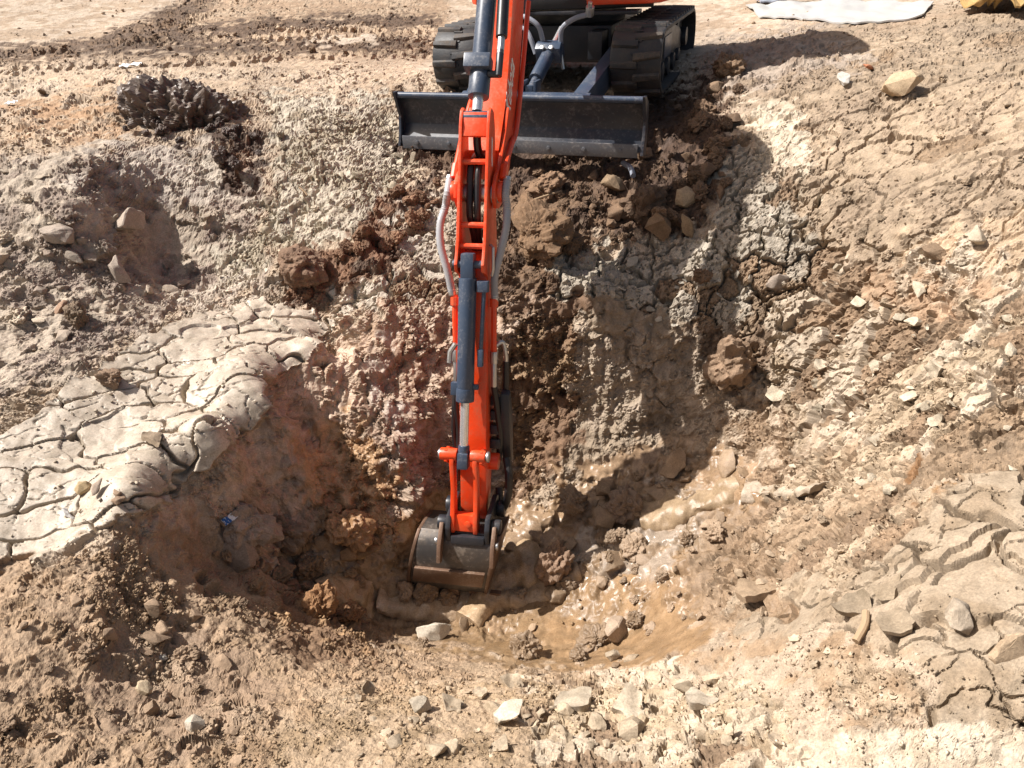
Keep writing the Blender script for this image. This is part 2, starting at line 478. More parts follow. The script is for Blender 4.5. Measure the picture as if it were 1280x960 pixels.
# apron and pale tongue below the arm
patch([(500,260),(580,215),(600,250),(575,380),(480,390),(420,400),(400,385),(500,330)], (.46,.405,.325), (.40,.34,.265), .4, lump=.25, clod=.05, cb=1.0, crumb=.4, soft=10)
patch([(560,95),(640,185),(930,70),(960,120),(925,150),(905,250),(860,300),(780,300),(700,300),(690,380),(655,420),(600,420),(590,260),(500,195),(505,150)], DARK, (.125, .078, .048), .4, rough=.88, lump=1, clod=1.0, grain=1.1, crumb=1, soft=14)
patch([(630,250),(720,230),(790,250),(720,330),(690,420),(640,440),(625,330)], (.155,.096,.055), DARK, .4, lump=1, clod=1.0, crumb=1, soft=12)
patch([(700,330),(790,300),(880,290),(905,230),(925,170),(1000,240),(1040,320),(960,400),(900,440),(820,410),(720,400),(690,380)], (.37,.325,.255), (.32,.275,.215), .4, rough=.9, lump=.22, clod=.03, cb=1.1, crumb=.4, soft=10)
# right upper slope
patch([(910,60),(1400,-20),(1400,460),(1150,360),(1040,330),(990,240),(925,165),(900,110)], (.33,.255,.175), (.28,.215,.15), .45, rough=.9, lump=.35, clod=.05, grain=.7, cc=.65, crumb=.3, soft=16)
patch([(900,60),(1010,30),(1080,70),(960,110),(890,120)], (.33,.27,.21), (.26,.2,.15), .4, lump=.8, clod=.4, cc=0, crumb=.5)
patch([(930,120),(1000,140),(1010,230),(950,200)], (.47,.40,.30), None, soft=14, lump=.6, cc=.3)
patch([(1130,300),(1400,230),(1400,480),(1240,400),(1120,360)], (.40,.30,.20), (.45,.38,.29), .5, lump=1, clod=.3, cc=.5, crumb=.6)
# right flaky clay
patch([(920,410),(1040,320),(1170,350),(1400,380),(1400,640),(1200,620),(1080,640),(960,560)], (.43,.355,.265), (.34,.265,.18), .45, rough=.93, lump=.20, clod=.02, grain=.46, cb=1.1, cc=.8, crumb=.5, soft=18)
patch([(1080,340),(1210,330),(1240,370),(1120,400)], (.34,.235,.15), CLAY, .4, lump=1, clod=.7, cb=.2, soft=14)
patch([(940,560),(1060,560),(1200,600),(1230,700),(1090,730),(960,780),(880,760),(860,690),(900,600)], (.29,.21,.135), (.37,.29,.20), .45, rough=.85, lump=.6, clod=.2, cb=1.1, crumb=.6, soft=20)
patch([(1150,585),(1215,590),(1215,625),(1150,625)], (.20,.11,.05), (.28,.17,.08), .4, lump=.8, clod=.8, cb=0, soft=10)
# right foreground: large plates
patch([(1060,720),(1160,650),(1210,570),(1400,520),(1400,1100),(1160,1000),(1150,850),(1060,790),(930,790),(940,730)], (.315,.25,.175), (.275,.21,.14), .4, rough=.85, lump=.10, clod=.0, grain=.5, cb=0, cc=1.5, crumb=.15, soft=18)
patch([(1060,800),(1150,830),(1190,880),(1100,905),(1010,880),(1000,810)], (.28,.195,.12), (.34,.26,.175), .4, lump=.35, clod=.15, cc=.8, crumb=.8, soft=16)
patch([(940,935),(1060,915),(1200,905),(1400,880),(1400,1300),(940,1300)], (.48,.41,.315), (.43,.355,.26), .4, rough=.9, lump=.3, clod=.05, cc=.25, crumb=.3, soft=8, warp=14)
# pit: walls
patch([(430,400),(480,388),(560,378),(630,375),(700,385),(690,600),(640,640),(560,640),(480,690),(420,640),(440,520)], (.33,.23,.155), (.40,.305,.225), .45, rough=.55, lump=1.25, clod=.3, grain=.8, cb=0, crumb=.4, groove=1, soft=10)
patch([(420,480),(470,440),(520,560),(500,600),(450,580)], (.40,.335,.275), (.29,.2,.14), .5, rough=.45, lump=1.1, clod=.3, soft=18, op=.8)
patch([(690,395),(760,385),(870,405),(920,440),(870,520),(760,570),(690,620),(660,540)], (.275,.215,.15), (.33,.265,.195), .42, rough=.85, groove=1, lump=.8, clod=.12, grain=1, cb=0, crumb=.4, soft=12)
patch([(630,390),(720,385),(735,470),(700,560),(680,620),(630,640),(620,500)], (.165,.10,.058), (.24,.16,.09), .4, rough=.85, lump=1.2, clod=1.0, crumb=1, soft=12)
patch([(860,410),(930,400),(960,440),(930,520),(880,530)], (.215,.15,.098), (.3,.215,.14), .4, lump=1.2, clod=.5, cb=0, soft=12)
patch([(880,520),(960,470),(1010,540),(1000,600),(940,590),(880,570)], (.40,.315,.225), (.27,.19,.12), .45, rough=.6, lump=1.1, clod=.4, cb=.1, soft=16)
# hollow under the slab
patch([(350,495),(400,450),(430,410),(450,470),(470,600),(480,690),(430,720),(300,705),(190,660),(230,620),(300,560),(345,520)], (.43,.325,.235), (.38,.27,.185), .4, rough=.62, lump=.8, clod=.15, grain=.6, cb=0, crumb=.3, groove=.6, soft=8, warp=12)
patch([(400,545),(450,520),(500,590),(520,680),(430,690),(390,640)], (.43,.275,.15), (.38,.235,.13), .4, rough=.5, lump=1.1, clod=.5, soft=16)
# cracked slab
patch([(-200,540),(0,545),(120,462),(230,395),(330,378),(424,402),(416,412),(386,438),(332,476),(342,508),(284,556),(200,630),(150,650),(60,705),(-200,770)], (.44,.375,.29), (.40,.335,.255), .4, rough=.50, lump=.03, clod=0, grain=.12, ca=1.0, cb=0, cc=0, crumb=.12, soft=6, warp=8)
# pit bottom: wet
patch([(400,700),(480,690),(520,630),(560,640),(640,640),(700,600),(800,560),(930,570),(960,620),(890,690),(880,760),(800,860),(640,830),(520,830),(420,800),(380,740)], (.31,.21,.125), (.25,.165,.09), .42, rough=.34, lump=.75, clod=.2, grain=.25, ca=0, cb=0, crumb=.12, groove=0, soft=14)
patch([(490,670),(520,625),(560,600),(600,640),(540,660)], (.42,.28,.14), None, rough=.22, lump=.4, clod=.05, grain=.2, soft=8, warp=6)
patch([(720,690),(830,600),(900,640),(880,690),(760,730)], (.36,.29,.22), (.30,.215,.135), .5, rough=.32, lump=1.0, clod=.2, soft=14)
patch([(640,740),(780,730),(880,790),(800,860),(700,840),(640,800)], (.30,.195,.105), (.25,.165,.09), .5, rough=.34, lump=.22, clod=.03, grain=.12, soft=12)
patch([(500,800),(640,800),(700,850),(560,840),(480,830)], (.26,.17,.09), (.31,.215,.125), .5, rough=.36, lump=.25, clod=.03, grain=.15, soft=12)
patch([(890,640),(960,640),(980,760),(880,760),(860,700)], (.26,.18,.11), (.36,.265,.175), .45, rough=.7, lump=1.2, clod=.6, soft=14)
# near bank
patch([(-200,700),(60,710),(150,655),(230,680),(320,710),(420,730),(480,800),(640,840),(880,850),(960,900),(940,1300),(-200,1300)], (.35,.25,.16), (.28,.195,.12), .45, rough=.92, lump=.5, clod=.3, grain=1.1, ca=0, cb=0, cc=0, crumb=1, soft=14)
patch([(-200,700),(60,705),(150,655),(260,690),(330,720),(300,800),(200,860),(120,1000),(-200,1000)], (.33,.235,.15), (.26,.18,.11), .45, rough=.88, lump=.8, clod=.45, crumb=1, soft=20)
patch([(140,800),(230,790),(300,830),(350,900),(250,960),(120,900)], (.27,.19,.125), (.33,.245,.165), .5, lump=.9, clod=.6, crumb=1.0, soft=20)
patch([(380,730),(470,790),(470,830),(380,810),(320,770)], (.19,.12,.07), (.30,.19,.10), .45, lump=1.1, clod=.8, soft=14)
patch([(420,860),(620,840),(900,850),(960,900),(940,1300),(640,1300),(300,1300),(330,920)], (.37,.275,.18), (.29,.21,.128), .45, rough=.93, lump=.3, clod=.15, crumb=1.2, soft=20)
patch([(660,860),(830,840),(960,850),(1010,900),(990,960),(800,1000),(680,950)], (.46,.38,.28), (.38,.295,.195), .4, rough=.93, lump=.15, clod=.05, cc=.0, cb=1.4, crumb=.6, soft=16)
alb *= (1 + 0.20 * W3)[:, None]
SLAB = smooth(.35, .65, fld['ca'])
print('patches', round(time.time() - T0, 1))

# ---- relief
disp = np.zeros(n_v, np.float32)
disp += SLAB * .022
near = np.clip(D0 / 3.5, .35, 1.6).astype(np.float32)            # finer relief where the ground is close
fld['lump'] *= .36 + .40 * np.clip(near, .4, 1.1)
disp += fld['lump'] * (0.045 * fbm(Pf, 0.42, 2, 21) + 0.030 * np.abs(fbm(Pf, 0.19, 3, 23)) - 0.012)
disp += fld['lump'] * 0.012 * fbm(Pf, 0.06, 3, 27)
# broken, angular faces: every cell is a small plane with its own height and tilt
for size, amp, seed in ((.24, .085, 15), (.105, .050, 16), (.048, .024, 17), (.022, .010, 18)):
    i = np.nonzero(fld['lump'] > .15)[0]
    gx = SX[i] + fbm(Pf[i], size * .7, 3, seed + 110) * size * .55
    gy = SS[i] + fbm(Pf[i], size * .7, 3, seed + 120) * size * .55
    q, e, ids, ox, oy = voronoi(gx, gy, size, seed, .95)
    k = (cell_rand(ids, 0) - .5) * .55 + ((cell_rand(ids, 1) - .5) * ox + (cell_rand(ids, 2) - .5) * oy) / size * 1.3
    disp[i] += fld['lump'][i] * amp * k * smooth(0, size * .05, e) * smooth(-.5, .25, W1[i] * .6 + W2[i] + .1)
disp += fld['grain'] * (0.0045 * fbm(Pf, 0.028, 3, 31) + .0022 * np.abs(fbm(Pf, .012, 2, 35)))
gq = Pf * np.array([1.0, .5, .13], np.float32)                # scrapes left by the bucket run down the faces
disp += fld['groove'] * (.030 * np.abs(perlin(gq + .03 * fbm(Pf, .3, 2, 151)[:, None], .075, 152)) + .014 * perlin(gq, .032, 153))
def masked(m): return np.nonzero(m > 0.02)[0]
# clods: rounded bumps of several sizes
wx = 0.3 * fbm(Pf, 0.08, 2, 41); wy = 0.3 * fbm(Pf, 0.08, 2, 43)
for size, seed, dens in ((.13, 3, .4), (.065, 4, .6), (.032, 5, .8)):
    i = masked(fld['clod'])
    q, e, ids, ox, oy = voronoi(SX[i] + wx[i] * size, SS[i] + wy[i] * size, size, seed)
    r = size * (.20 + .28 * cell_rand(ids, 2))
    th = cell_rand(ids, 1) * 6.28
    m = np.zeros(len(i), np.float32)
    for k in range(5):                                       # a lump with five uneven faces and a slanting top
        a_ = th + k * 1.257 + .35 * np.sin(7 * th + k)
        m = np.maximum(m, (np.cos(a_) * ox + np.sin(a_) * oy) * (1.0 + .35 * np.sin(5 * th + 3 * k)))
    top = r * (.55 + .35 * np.sin(11 * th)) + .45 * (np.cos(th * 3) * ox + np.sin(th * 3) * oy)
    b = np.maximum(np.minimum((r - m) * 1.15, top), 0) * (cell_rand(ids, 3) < dens)
    disp[i] += np.clip(near[i], .4, 1) * fld['clod'][i] * b * smooth(-.45, .25, W1[i] + .5 * W2[i])
plate_id = np.zeros(n_v, np.int64)
plate_edge = np.zeros(n_v, np.float32)
def crack(key, size, seed, width, depth, bulge, tilt, warp, keep, sub=None, ax=(1, 1), rot=0.0):
    i = masked(fld[key])
    c, s = math.cos(rot), math.sin(rot)
    wX = fbm(Pf[i], size * .9, 3, seed + 60) * size * warp
    wY = fbm(Pf[i], size * .9, 3, seed + 70) * size * warp
    gx = (c * SX[i] + s * SP[i]) * ax[0] + wX
    gy = (-s * SX[i] + c * SP[i]) * ax[1] + wY
    q, e, ids, ox, oy = voronoi(gx, gy, size, seed, .95)
    w = width * (.55 + 1.0 * np.clip(.5 + 1.3 * fbm(Pf[i], size * 1.7, 2, seed + 80), 0, 1.4))
    w = w * keep(i) if keep else w
    a = np.clip(fld[key][i], 0, 1.5)
    ck = smooth(w * 1.15, w * .15, e)
    r1, r2, r3 = cell_rand(ids, 0), cell_rand(ids, 1), cell_rand(ids, 2)
    lift = (r1 - .5) * tilt + ((r2 - .5) * ox + (r3 - .5) * oy) / size * tilt * 1.6
    curl = bulge * (1 - np.exp(-e / (size * .10)))
    a = a * np.clip(near[i], .4, 1.1)
    disp[i] += a * (curl + lift - depth * ck)
    return i, e, ids, w
# A: the smooth cracked slab: dimpled plates, a few wide gaps, fine cracks inside
disp += fld['ca'] * 0.006 * fbm(Pf, 0.085, 2, 91)
iA, eA, idA, wA = crack('ca', .24, 2, .0068, .055, .002, .010, .30, None, ax=(.8, 1.25), rot=.55)
crack('ca', .13, 12, .0022, .012, .002, .002, .5, lambda i: smooth(-.1, .35, W1[i] + .25), ax=(.85, 1.2), rot=.5)
# B: flaky dry clay, small uneven plates
iB, eB, idB, wB = crack('cb', .155, 6, .0088, .045, .002, .010, .40, lambda i: smooth(-1.1, -.6, W1[i]))
def lost(i, e, ids, share, depth, col, key):
    """plates that have broken away and left the damp brown soil under the crust open"""
    m = smooth(.25, .7, fld[key][i]) * (cell_rand(ids, 3) < share) * smooth(.002, .007, e + .004 * W2[i])
    k = np.array(col, np.float32) * (1 + .35 * W2[i])[:, None]
    alb[i] = alb[i] * (1 - m[:, None]) + k * m[:, None]
    disp[i] -= m * depth * np.clip(near[i], .4, 1)
    disp[i] += m * (.012 * np.abs(fbm(Pf[i], .04, 2, 141)) + .008 * fbm(Pf[i], .018, 2, 143))
lost(iB, eB, idB, .22, .018, (.235, .165, .105), 'cb')
crack('cb', .055, 8, .0036, .014, .001, .003, .45, lambda i: smooth(-.3, .15, W2[i]))
# C: wide-spaced long cracks
iC, eC, idC, wC = crack('cc', .30, 9, .0100, .040, .005, .004, .42, lambda i: smooth(-1.0, -.4, W1[i] + W3[i] * .4))
lost(iC, eC, idC, .06, .012, (.25, .18, .115), 'cc')
crack('cc', .13, 10, .0045, .022, .002, .005, .5, lambda i: smooth(-.35, .2, W1[i]))

# tyre and track prints pressed into the far ground, in rows of short bars
def prints(u0, v0, u1, v1, width, pitch_, depth):
    a = at_z(u0, v0, 0)[:2]; b = at_z(u1, v1, 0)[:2]
    L_ = np.linalg.norm(b - a); t = (b - a) / L_
    s = (X.ravel() - a[0]) * t[0] + (Y.ravel() - a[1]) * t[1]
    d = -(X.ravel() - a[0]) * t[1] + (Y.ravel() - a[1]) * t[0]
    m = smooth(width * .5, width * .42, np.abs(d + W1 * .06)) * smooth(-.1, .1, s) * smooth(L_ + .1, L_ - .1, s)
    saw = np.abs(((s + .25 * np.abs(d)) / pitch_) % 1 - .5) * 2
    global disp
    disp += m * (smooth(.3, .7, saw) * depth - depth * .6) * np.clip(.15 + 1.8 * W1 + 1.2 * W2, 0, 1)
prints(-60, 72, 540, 34, .38, .085, .045)
prints(-60, 92, 530, 64, .40, .085, .045)
prints(150, 60, 330, -20, .36, .085, .045)
prints(330, 30, 560, 50, .34, .085, .04)

lim = smooth(-.35, .1, Y.ravel())
Pd = (P + Nb * (disp * lim).reshape(NR, NC, 1)).astype(np.float32)
# the outer rows and columns run on to the horizon
ext_r = [(-8.0, 10), (-60.0, 60)]
print('relief', round(time.time() - T0, 1))

rough = np.clip(fld['rough'] + 0.18 * W2, .12, 1)
# wet sheen comes in blots
VERT = Pd.reshape(-1, 3)
idx = np.arange(n_v).reshape(NR, NC)
FACE = np.stack([idx[:-1, :-1], idx[:-1, 1:], idx[1:, 1:], idx[1:, :-1]], -1).reshape(-1, 4)
ALB = np.concatenate([np.clip(alb * np.array([1.0, 1.0, 1.02], np.float32), .02, .8), rough[:, None]], 1).astype(np.float32)

def np_mesh(name, V, F, A=None, smooth_sh=True):
    me = bpy.data.meshes.new(name)
    k = F.shape[1]
    me.vertices.add(len(V)); me.vertices.foreach_set('co', np.ascontiguousarray(V, np.float32).ravel())
    me.loops.add(F.size); me.loops.foreach_set('vertex_index', np.ascontiguousarray(F, np.int32).ravel())
    me.polygons.add(len(F))
    me.polygons.foreach_set('loop_start', np.arange(0, F.size, k, dtype=np.int32))
    if smooth_sh: me.polygons.foreach_set('use_smooth', np.ones(len(F), bool))
    me.update(calc_edges=True)
    if A is not None:
        at_ = me.attributes.new('albedo', 'FLOAT_COLOR', 'POINT')
        at_.data.foreach_set('color', np.ascontiguousarray(A, np.float32).ravel())
    return me

def sub_mesh(name, faces, orig=None):
    sm = (fld['grain'][faces[:, 0]] < .42)
    u, inv = np.unique(faces, return_inverse=True)
    V_ = VERT[u]
    if orig is not None: V_ = V_ - orig
    me = np_mesh(name, V_, inv.reshape(faces.shape), ALB[u])
    me.polygons.foreach_set('use_smooth', sm)
    return me

# plates that can be told apart become parts of the ground, each a mesh of its own
pid = np.zeros(n_v, np.int64)
for k, (i, e, ids, w, lo) in enumerate(((iB, eB, idB, wB, .8), (iC, eC, idC, wC, .75), (iA, eA, idA, wA, .5))):
    key = ('cb', 'cc', 'ca')[k]
    ok = (fld[key][i] > lo) & (e > w * .5)
    pid[i[ok]] = ids[ok] + (k + 1) * 10 ** 9
fid = pid[FACE]
same = (fid == fid[:, :1]).all(1) & (fid[:, 0] > 0)
vis = (U > -20) & (U < 1300) & (V > -20) & (V < 980)
fsel = np.nonzero(same & vis[FACE].all(1))[0]
order = np.argsort(fid[fsel, 0], kind='stable')
fsel = fsel[order]
uq, start, cnt = np.unique(fid[fsel, 0], return_index=True, return_counts=True)
take = np.argsort(-cnt)[:290]
take = take[cnt[take] > 60]
used = np.zeros(len(FACE), bool)
plates = []
for t in take:
    f = fsel[start[t]:start[t] + cnt[t]]
    used[f] = True
    plates.append(f)
gme = sub_mesh('ground', FACE[~used])
ground = tag(link('ground', gme, M_GROUND), kind='structure')
for f in plates:
    c = VERT[FACE[f].ravel()].mean(0)
    o = link('mud_plate', sub_mesh('mud_plate', FACE[f], c), M_GROUND, ground)
    o.location = tuple(map(float, c))
print('plates', len(plates), 'verts', n_v, round(time.time() - T0, 1))

# the plain beyond the dug-over ground, laid under its rim and out to the horizon
def plain():
    rim = np.concatenate([Pd[0, ::12], Pd[::12, -1], Pd[-1, ::-12], Pd[::-12, 0]])
    c = np.array([0, 6.0])
    d = rim[:, :2] - c
    n = d / np.linalg.norm(d, axis=1, keepdims=True)
    rings = [rim - [0, 0, .0]]
    for r in (4, 30, 500):
        q = rim.copy(); q[:, :2] = c + d + n * r; q[:, 2] = rim[:, 2] * (0.4 if r < 10 else 0) - .01
        rings.append(q)
    k = len(rim)
    V_ = np.concatenate(rings)
    F_ = []
    for a in range(3):
        for b in range(k):
            F_.append((a * k + b, a * k + (b + 1) % k, (a + 1) * k + (b + 1) % k, (a + 1) * k + b))
    A_ = np.tile(np.array([.42, .33, .24, .9], np.float32), (len(V_), 1))
    F_ = np.array(F_)[:, ::-1]
    tag(link('terrain', np_mesh('terrain', V_, F_, A_), M_GROUND), kind='structure')
plain()

# visible surface per 3-pixel cell, so that loose things can be set down where the photograph shows them
NVf = normals(Pd).reshape(-1, 3)
Uf, Vf, Df = project(VERT)
CW, CH = 428, 322
ci = (np.clip(Vf / 3, 0, CH - 1).astype(int) * CW + np.clip(Uf / 3, 0, CW - 1).astype(int))
inn = (Uf > -1) & (Uf < 1281) & (Vf > -1) & (Vf < 961) & (Df > 0.2)
hit = np.full(CW * CH, -1, np.int64)
oi = np.nonzero(inn)[0]
oi = oi[np.argsort(-Df[oi], kind='stable')]
hit[ci[oi]] = oi                                              # nearest wins

def ground_at(u, v):
    for r in range(0, 6):
        for du, dv in ((0, 0), (3 * r, 0), (-3 * r, 0), (0, 3 * r), (0, -3 * r)):
            a, b = int((v + dv) / 3), int((u + du) / 3)
            if 0 <= a < CH and 0 <= b < CW and hit[a * CW + b] >= 0:
                return int(hit[a * CW + b])
    return int(np.argmin((Uf - u) ** 2 + (Vf - v) ** 2))

def height_at(x, y):
    """height of the finished ground under a point"""
    return base_height([x], [y])[0]
# ================================================================== THE EXCAVATOR
class MB:
    """collects shapes and links them as ONE mesh object"""
    def __init__(self): self.v = []; self.f = []
    def put(self, V_, F_):
        o = len(self.v)
        self.v += [np.asarray(p, float) for p in V_]
        self.f += [tuple(i + o for i in f) for f in F_]
        return self
    def box(self, fr, lo, hi):
        c = [(x, y, z) for x in (lo[0], hi[0]) for y in (lo[1], hi[1]) for z in (lo[2], hi[2])]
        return self.put([fr(*p) for p in c], [(0, 1, 3, 2), (4, 6, 7, 5), (0, 4, 5, 1), (2, 3, 7, 6), (0, 2, 6, 4), (1, 5, 7, 3)])
    def prism(self, fr, poly, l0, l1, order='lsh'):
        """a side outline (s,h) pushed out between two lateral positions"""
        n = len(poly)
        f = {'lsh': lambda l, a, b: fr(l, a, b), 'alb': lambda l, a, b: fr(a, l, b), 'abl': lambda l, a, b: fr(a, b, l)}[order]
        V_ = [f(l0, a, b) for a, b in poly] + [f(l1, a, b) for a, b in poly]
        return self.put(V_, [tuple(range(n))[::-1], tuple(range(n, 2 * n))] + [(i, (i + 1) % n, (i + 1) % n + n, i + n) for i in range(n)])
    def tube(self, pts, r, n=12, caps=True):
        pts = [np.asarray(p, float) for p in pts]
        rs = [r] * len(pts) if np.isscalar(r) else r
        rings = []
        ref = None
        for k, p in enumerate(pts):
            t = pts[min(k + 1, len(pts) - 1)] - pts[max(k - 1, 0)]
            t /= np.linalg.norm(t) + 1e-9
            if ref is None:
                ref = np.array([0, 0, 1.]) if abs(t[2]) < .9 else np.array([1., 0, 0])
            a = ref - t * (ref @ t); a /= np.linalg.norm(a) + 1e-9
            ref = a
            b = np.cross(t, a)
            rings.append([p + rs[k] * (math.cos(x) * a + math.sin(x) * b) for x in np.linspace(0, 2 * math.pi, n, endpoint=False)])
        V_ = [q for rg in rings for q in rg]
        F_ = [(k * n + j, k * n + (j + 1) % n, (k + 1) * n + (j + 1) % n, (k + 1) * n + j) for k in range(len(pts) - 1) for j in range(n)]
        if caps: F_ += [tuple(range(n))[::-1], tuple(range((len(pts) - 1) * n, len(pts) * n))]
        return self.put(V_, F_)
    def build(self, name, mat, parent, org, bevel=0.0, smooth_sh=True, angle=35):
        bm = bmesh.new()
        vs = [bm.verts.new(tuple(p - org)) for p in self.v]
        for f in self.f:
            try: bm.faces.new([vs[i] for i in f])
            except ValueError: pass
        bmesh.ops.recalc_face_normals(bm, faces=bm.faces)
        if bevel:
            ed = [e for e in bm.edges if len(e.link_faces) == 2 and e.calc_face_angle(0) > R(28) and e.calc_length() > bevel * 1.2]
            bmesh.ops.bevel(bm, geom=ed, offset=bevel, segments=2, affect='EDGES', clamp_overlap=True, profile=.6)
        me = bpy.data.meshes.new(name)
        for e in bm.edges:
            e.smooth = not (len(e.link_faces) == 2 and e.calc_face_angle(0) > R(angle))
        for f in bm.faces: f.smooth = smooth_sh
        bm.to_mesh(me); bm.free()
        return link(name, me, mat, parent)

def curve_pts(pts, n=6):
    """Catmull-Rom through points"""
    pts = [np.asarray(p, float) for p in pts]
    q = [2 * pts[0] - pts[1]] + pts + [2 * pts[-1] - pts[-2]]
    o = []
    for k in range(1, len(q) - 2):
        for t in np.linspace(0, 1, n, endpoint=False):
            a, b, c, d = q[k - 1], q[k], q[k + 1], q[k + 2]
            o.append(.5 * (2 * b + (c - a) * t + (2 * a - 5 * b + 4 * c - d) * t ** 2 + (3 * b - a - 3 * c + d) * t ** 3))
    o.append(pts[-1])
    return o

def frame(yaw, pit, roll, O):
    Yv = np.array([math.sin(yaw) * math.cos(pit), math.cos(yaw) * math.cos(pit), math.sin(pit)])
    Xv = np.array([math.cos(yaw) * math.cos(roll), -math.sin(yaw) * math.cos(roll), -math.sin(roll)])
    Xv -= Yv * (Xv @ Yv); Xv /= np.linalg.norm(Xv)
    Zv = np.cross(Xv, Yv)
    O = np.asarray(O, float)
    return lambda a, b, c: O + a * Xv + b * Yv + c * Zv

MO = np.array([0.197, 5.289, 0.07])
FM = frame(.324, -.087, -.068, MO)             # tracks and blade: a lateral, b rearward, c up
EX = empty('excavator', FM(0, .9, 0))
tag(EX, 'orange mini excavator on rubber tracks digging in the muddy pit with its bucket', 'excavator')
EO = np.array(EX.location)
def B(mb, name, mat, parent=None, bevel=0.0, **kw):
    return mb.build(name, mat, parent or EX, EO, bevel, **kw)

# ---- tracks
HT, LT, WT, TW = .43, 1.82, 1.56, .325
def belt_point(s):
    """centre line of a track belt: s = 0..perimeter, gives (b, c, tangent angle)"""
    r = HT / 2 - .02
    L1 = LT - 2 * r - .04
    per = 2 * L1 + 2 * math.pi * r
    s %= per
    if s < L1: return r + .02 + L1 - s, HT - .02, math.pi            # top run, going forward
    s -= L1
    if s < math.pi * r:
        a = s / r
        return r + .02 - math.sin(a) * r, HT / 2 + math.cos(a) * r, math.pi + a
    s -= math.pi * r
    if s < L1: return r + .02 + s, .02, 0
    s -= L1
    a = s / r
    return r + .02 + L1 + math.sin(a) * r, HT / 2 - math.cos(a) * r, a
RB = HT / 2 - .02
PER = 2 * (LT - 2 * RB - .04) + 2 * math.pi * RB
lug_mesh = None
for side in (-1, 1):
    a0 = side * (WT / 2 - TW / 2)
    mb = MB()
    n = 84
    V_, F_ = [], []
    for k in range(n):
        b, c, t = belt_point(PER * k / n)
        nb, nc = math.sin(t), -math.cos(t)
        for (l, o) in ((-TW / 2, .004), (-TW / 2 + .012, .012), (TW / 2 - .012, .012), (TW / 2, .004), (TW / 2, -.016), (-TW / 2, -.016)):
            V_.append(FM(a0 + l, b + nb * o, c + nc * o))
    for k in range(n):
        for j in range(6):
            F_.append((k * 6 + j, k * 6 + (j + 1) % 6, ((k + 1) % n) * 6 + (j + 1) % 6, ((k + 1) % n) * 6 + j))
    mb.put(V_, F_)
    track = B(mb, 'track', M_RUBBER)
    # tread lugs: two staggered rows of wide chevron blocks
    nl = 33
    for k in range(nl):
        for row in (0, 1):
            b, c, t = belt_point(PER * (k + .5 * row) / nl)
            tb, tc = math.cos(t), math.sin(t)
            nb, nc = math.sin(t), -math.cos(t)
            lo, hi = ((-TW / 2 + .006, .012), (-.012, TW / 2 - .006))[row]
            sl = .018 * (1 if row else -1)
            sec = MB()
            V_ = []
            for l in (lo, hi):
                sh = sl if (abs(l) < .1) else 0
                hw = .024 if abs(l) < .1 else .018
                for (q, o) in ((-hw - .006, .008), (hw + .006, .008), (hw - .005, .028), (-hw + .005, .028)):
                    V_.append(FM(a0 + l, b + tb * (q + sh * row) + nb * o, c + tc * (q + sh * row) + nc * o))
            sec.put(V_, [(0, 1, 2, 3), (4, 7, 6, 5), (0, 4, 5, 1), (1, 5, 6, 2), (2, 6, 7, 3), (3, 7, 4, 0)])
            B(sec, 'track_lug', M_LUG, track, .004)
    # small ribs in the middle of the belt
    rb = MB()
    for k in range(54):
        b, c, t = belt_point(PER * k / 54)
        tb, tc = math.cos(t), math.sin(t); nb, nc = math.sin(t), -math.cos(t)
        rb.put([FM(a0 + l, b + tb * q + nb * o, c + tc * q + nc * o) for l in (-.03, .03) for q, o in ((-.008, .01), (.008, .01), (.008, .017), (-.008, .017))],
               [(0, 1, 2, 3), (4, 7, 6, 5), (0, 4, 5, 1), (1, 5, 6, 2), (2, 6, 7, 3), (3, 7, 4, 0)])
    o = B(rb, 'belt_ribs', M_RUBBER, track); o['kind'] = 'stuff'
    for b, rr, nm, mt in ((.225, .165, 'idler_wheel', M_BLACK), (LT - .225, .155, 'drive_sprocket', M_BLACK)):
        w = MB().tube([FM(a0 - .06, b, HT / 2), FM(a0 + .06, b, HT / 2)], rr, 24)
        w.tube([FM(a0 + side * .05, b, HT / 2), FM(a0 + side * .12, b, HT / 2)], .07, 16)
        B(w, nm, mt, track, .008)
    for k in range(4):
        w = MB().tube([FM(a0 - .11, .5 + k * .26, .105), FM(a0 + .11, .5 + k * .26, .105)], .062, 16)
        B(w, 'track_roller', M_BLACK, track, .006)
    fr_ = MB().prism(lambda l, s, h: FM(l, s, h), [(.28, .14), (.28, .27), (.42, .335), (1.15, .345), (1.42, .30), (1.56, .25), (1.56, .14)], a0 - .075, a0 + side * .0 + .085)
    B(fr_, 'track_frame', M_BLACK, track, .012)
    pl = MB().box(FM, (a0 + side * .086, .62, .17), (a0 + side * .094, .95, .31))
    B(pl, 'cover_plate', M_NAVY, track, .006)
    if side > 0:
        B(MB().prism(lambda l, s, h: FM(l, s, h), [(.40, .20), (.43, .20), (.415, .26)], a0 + .0955, a0 + .0975), 'warning_sticker', M_YELLOW, track)

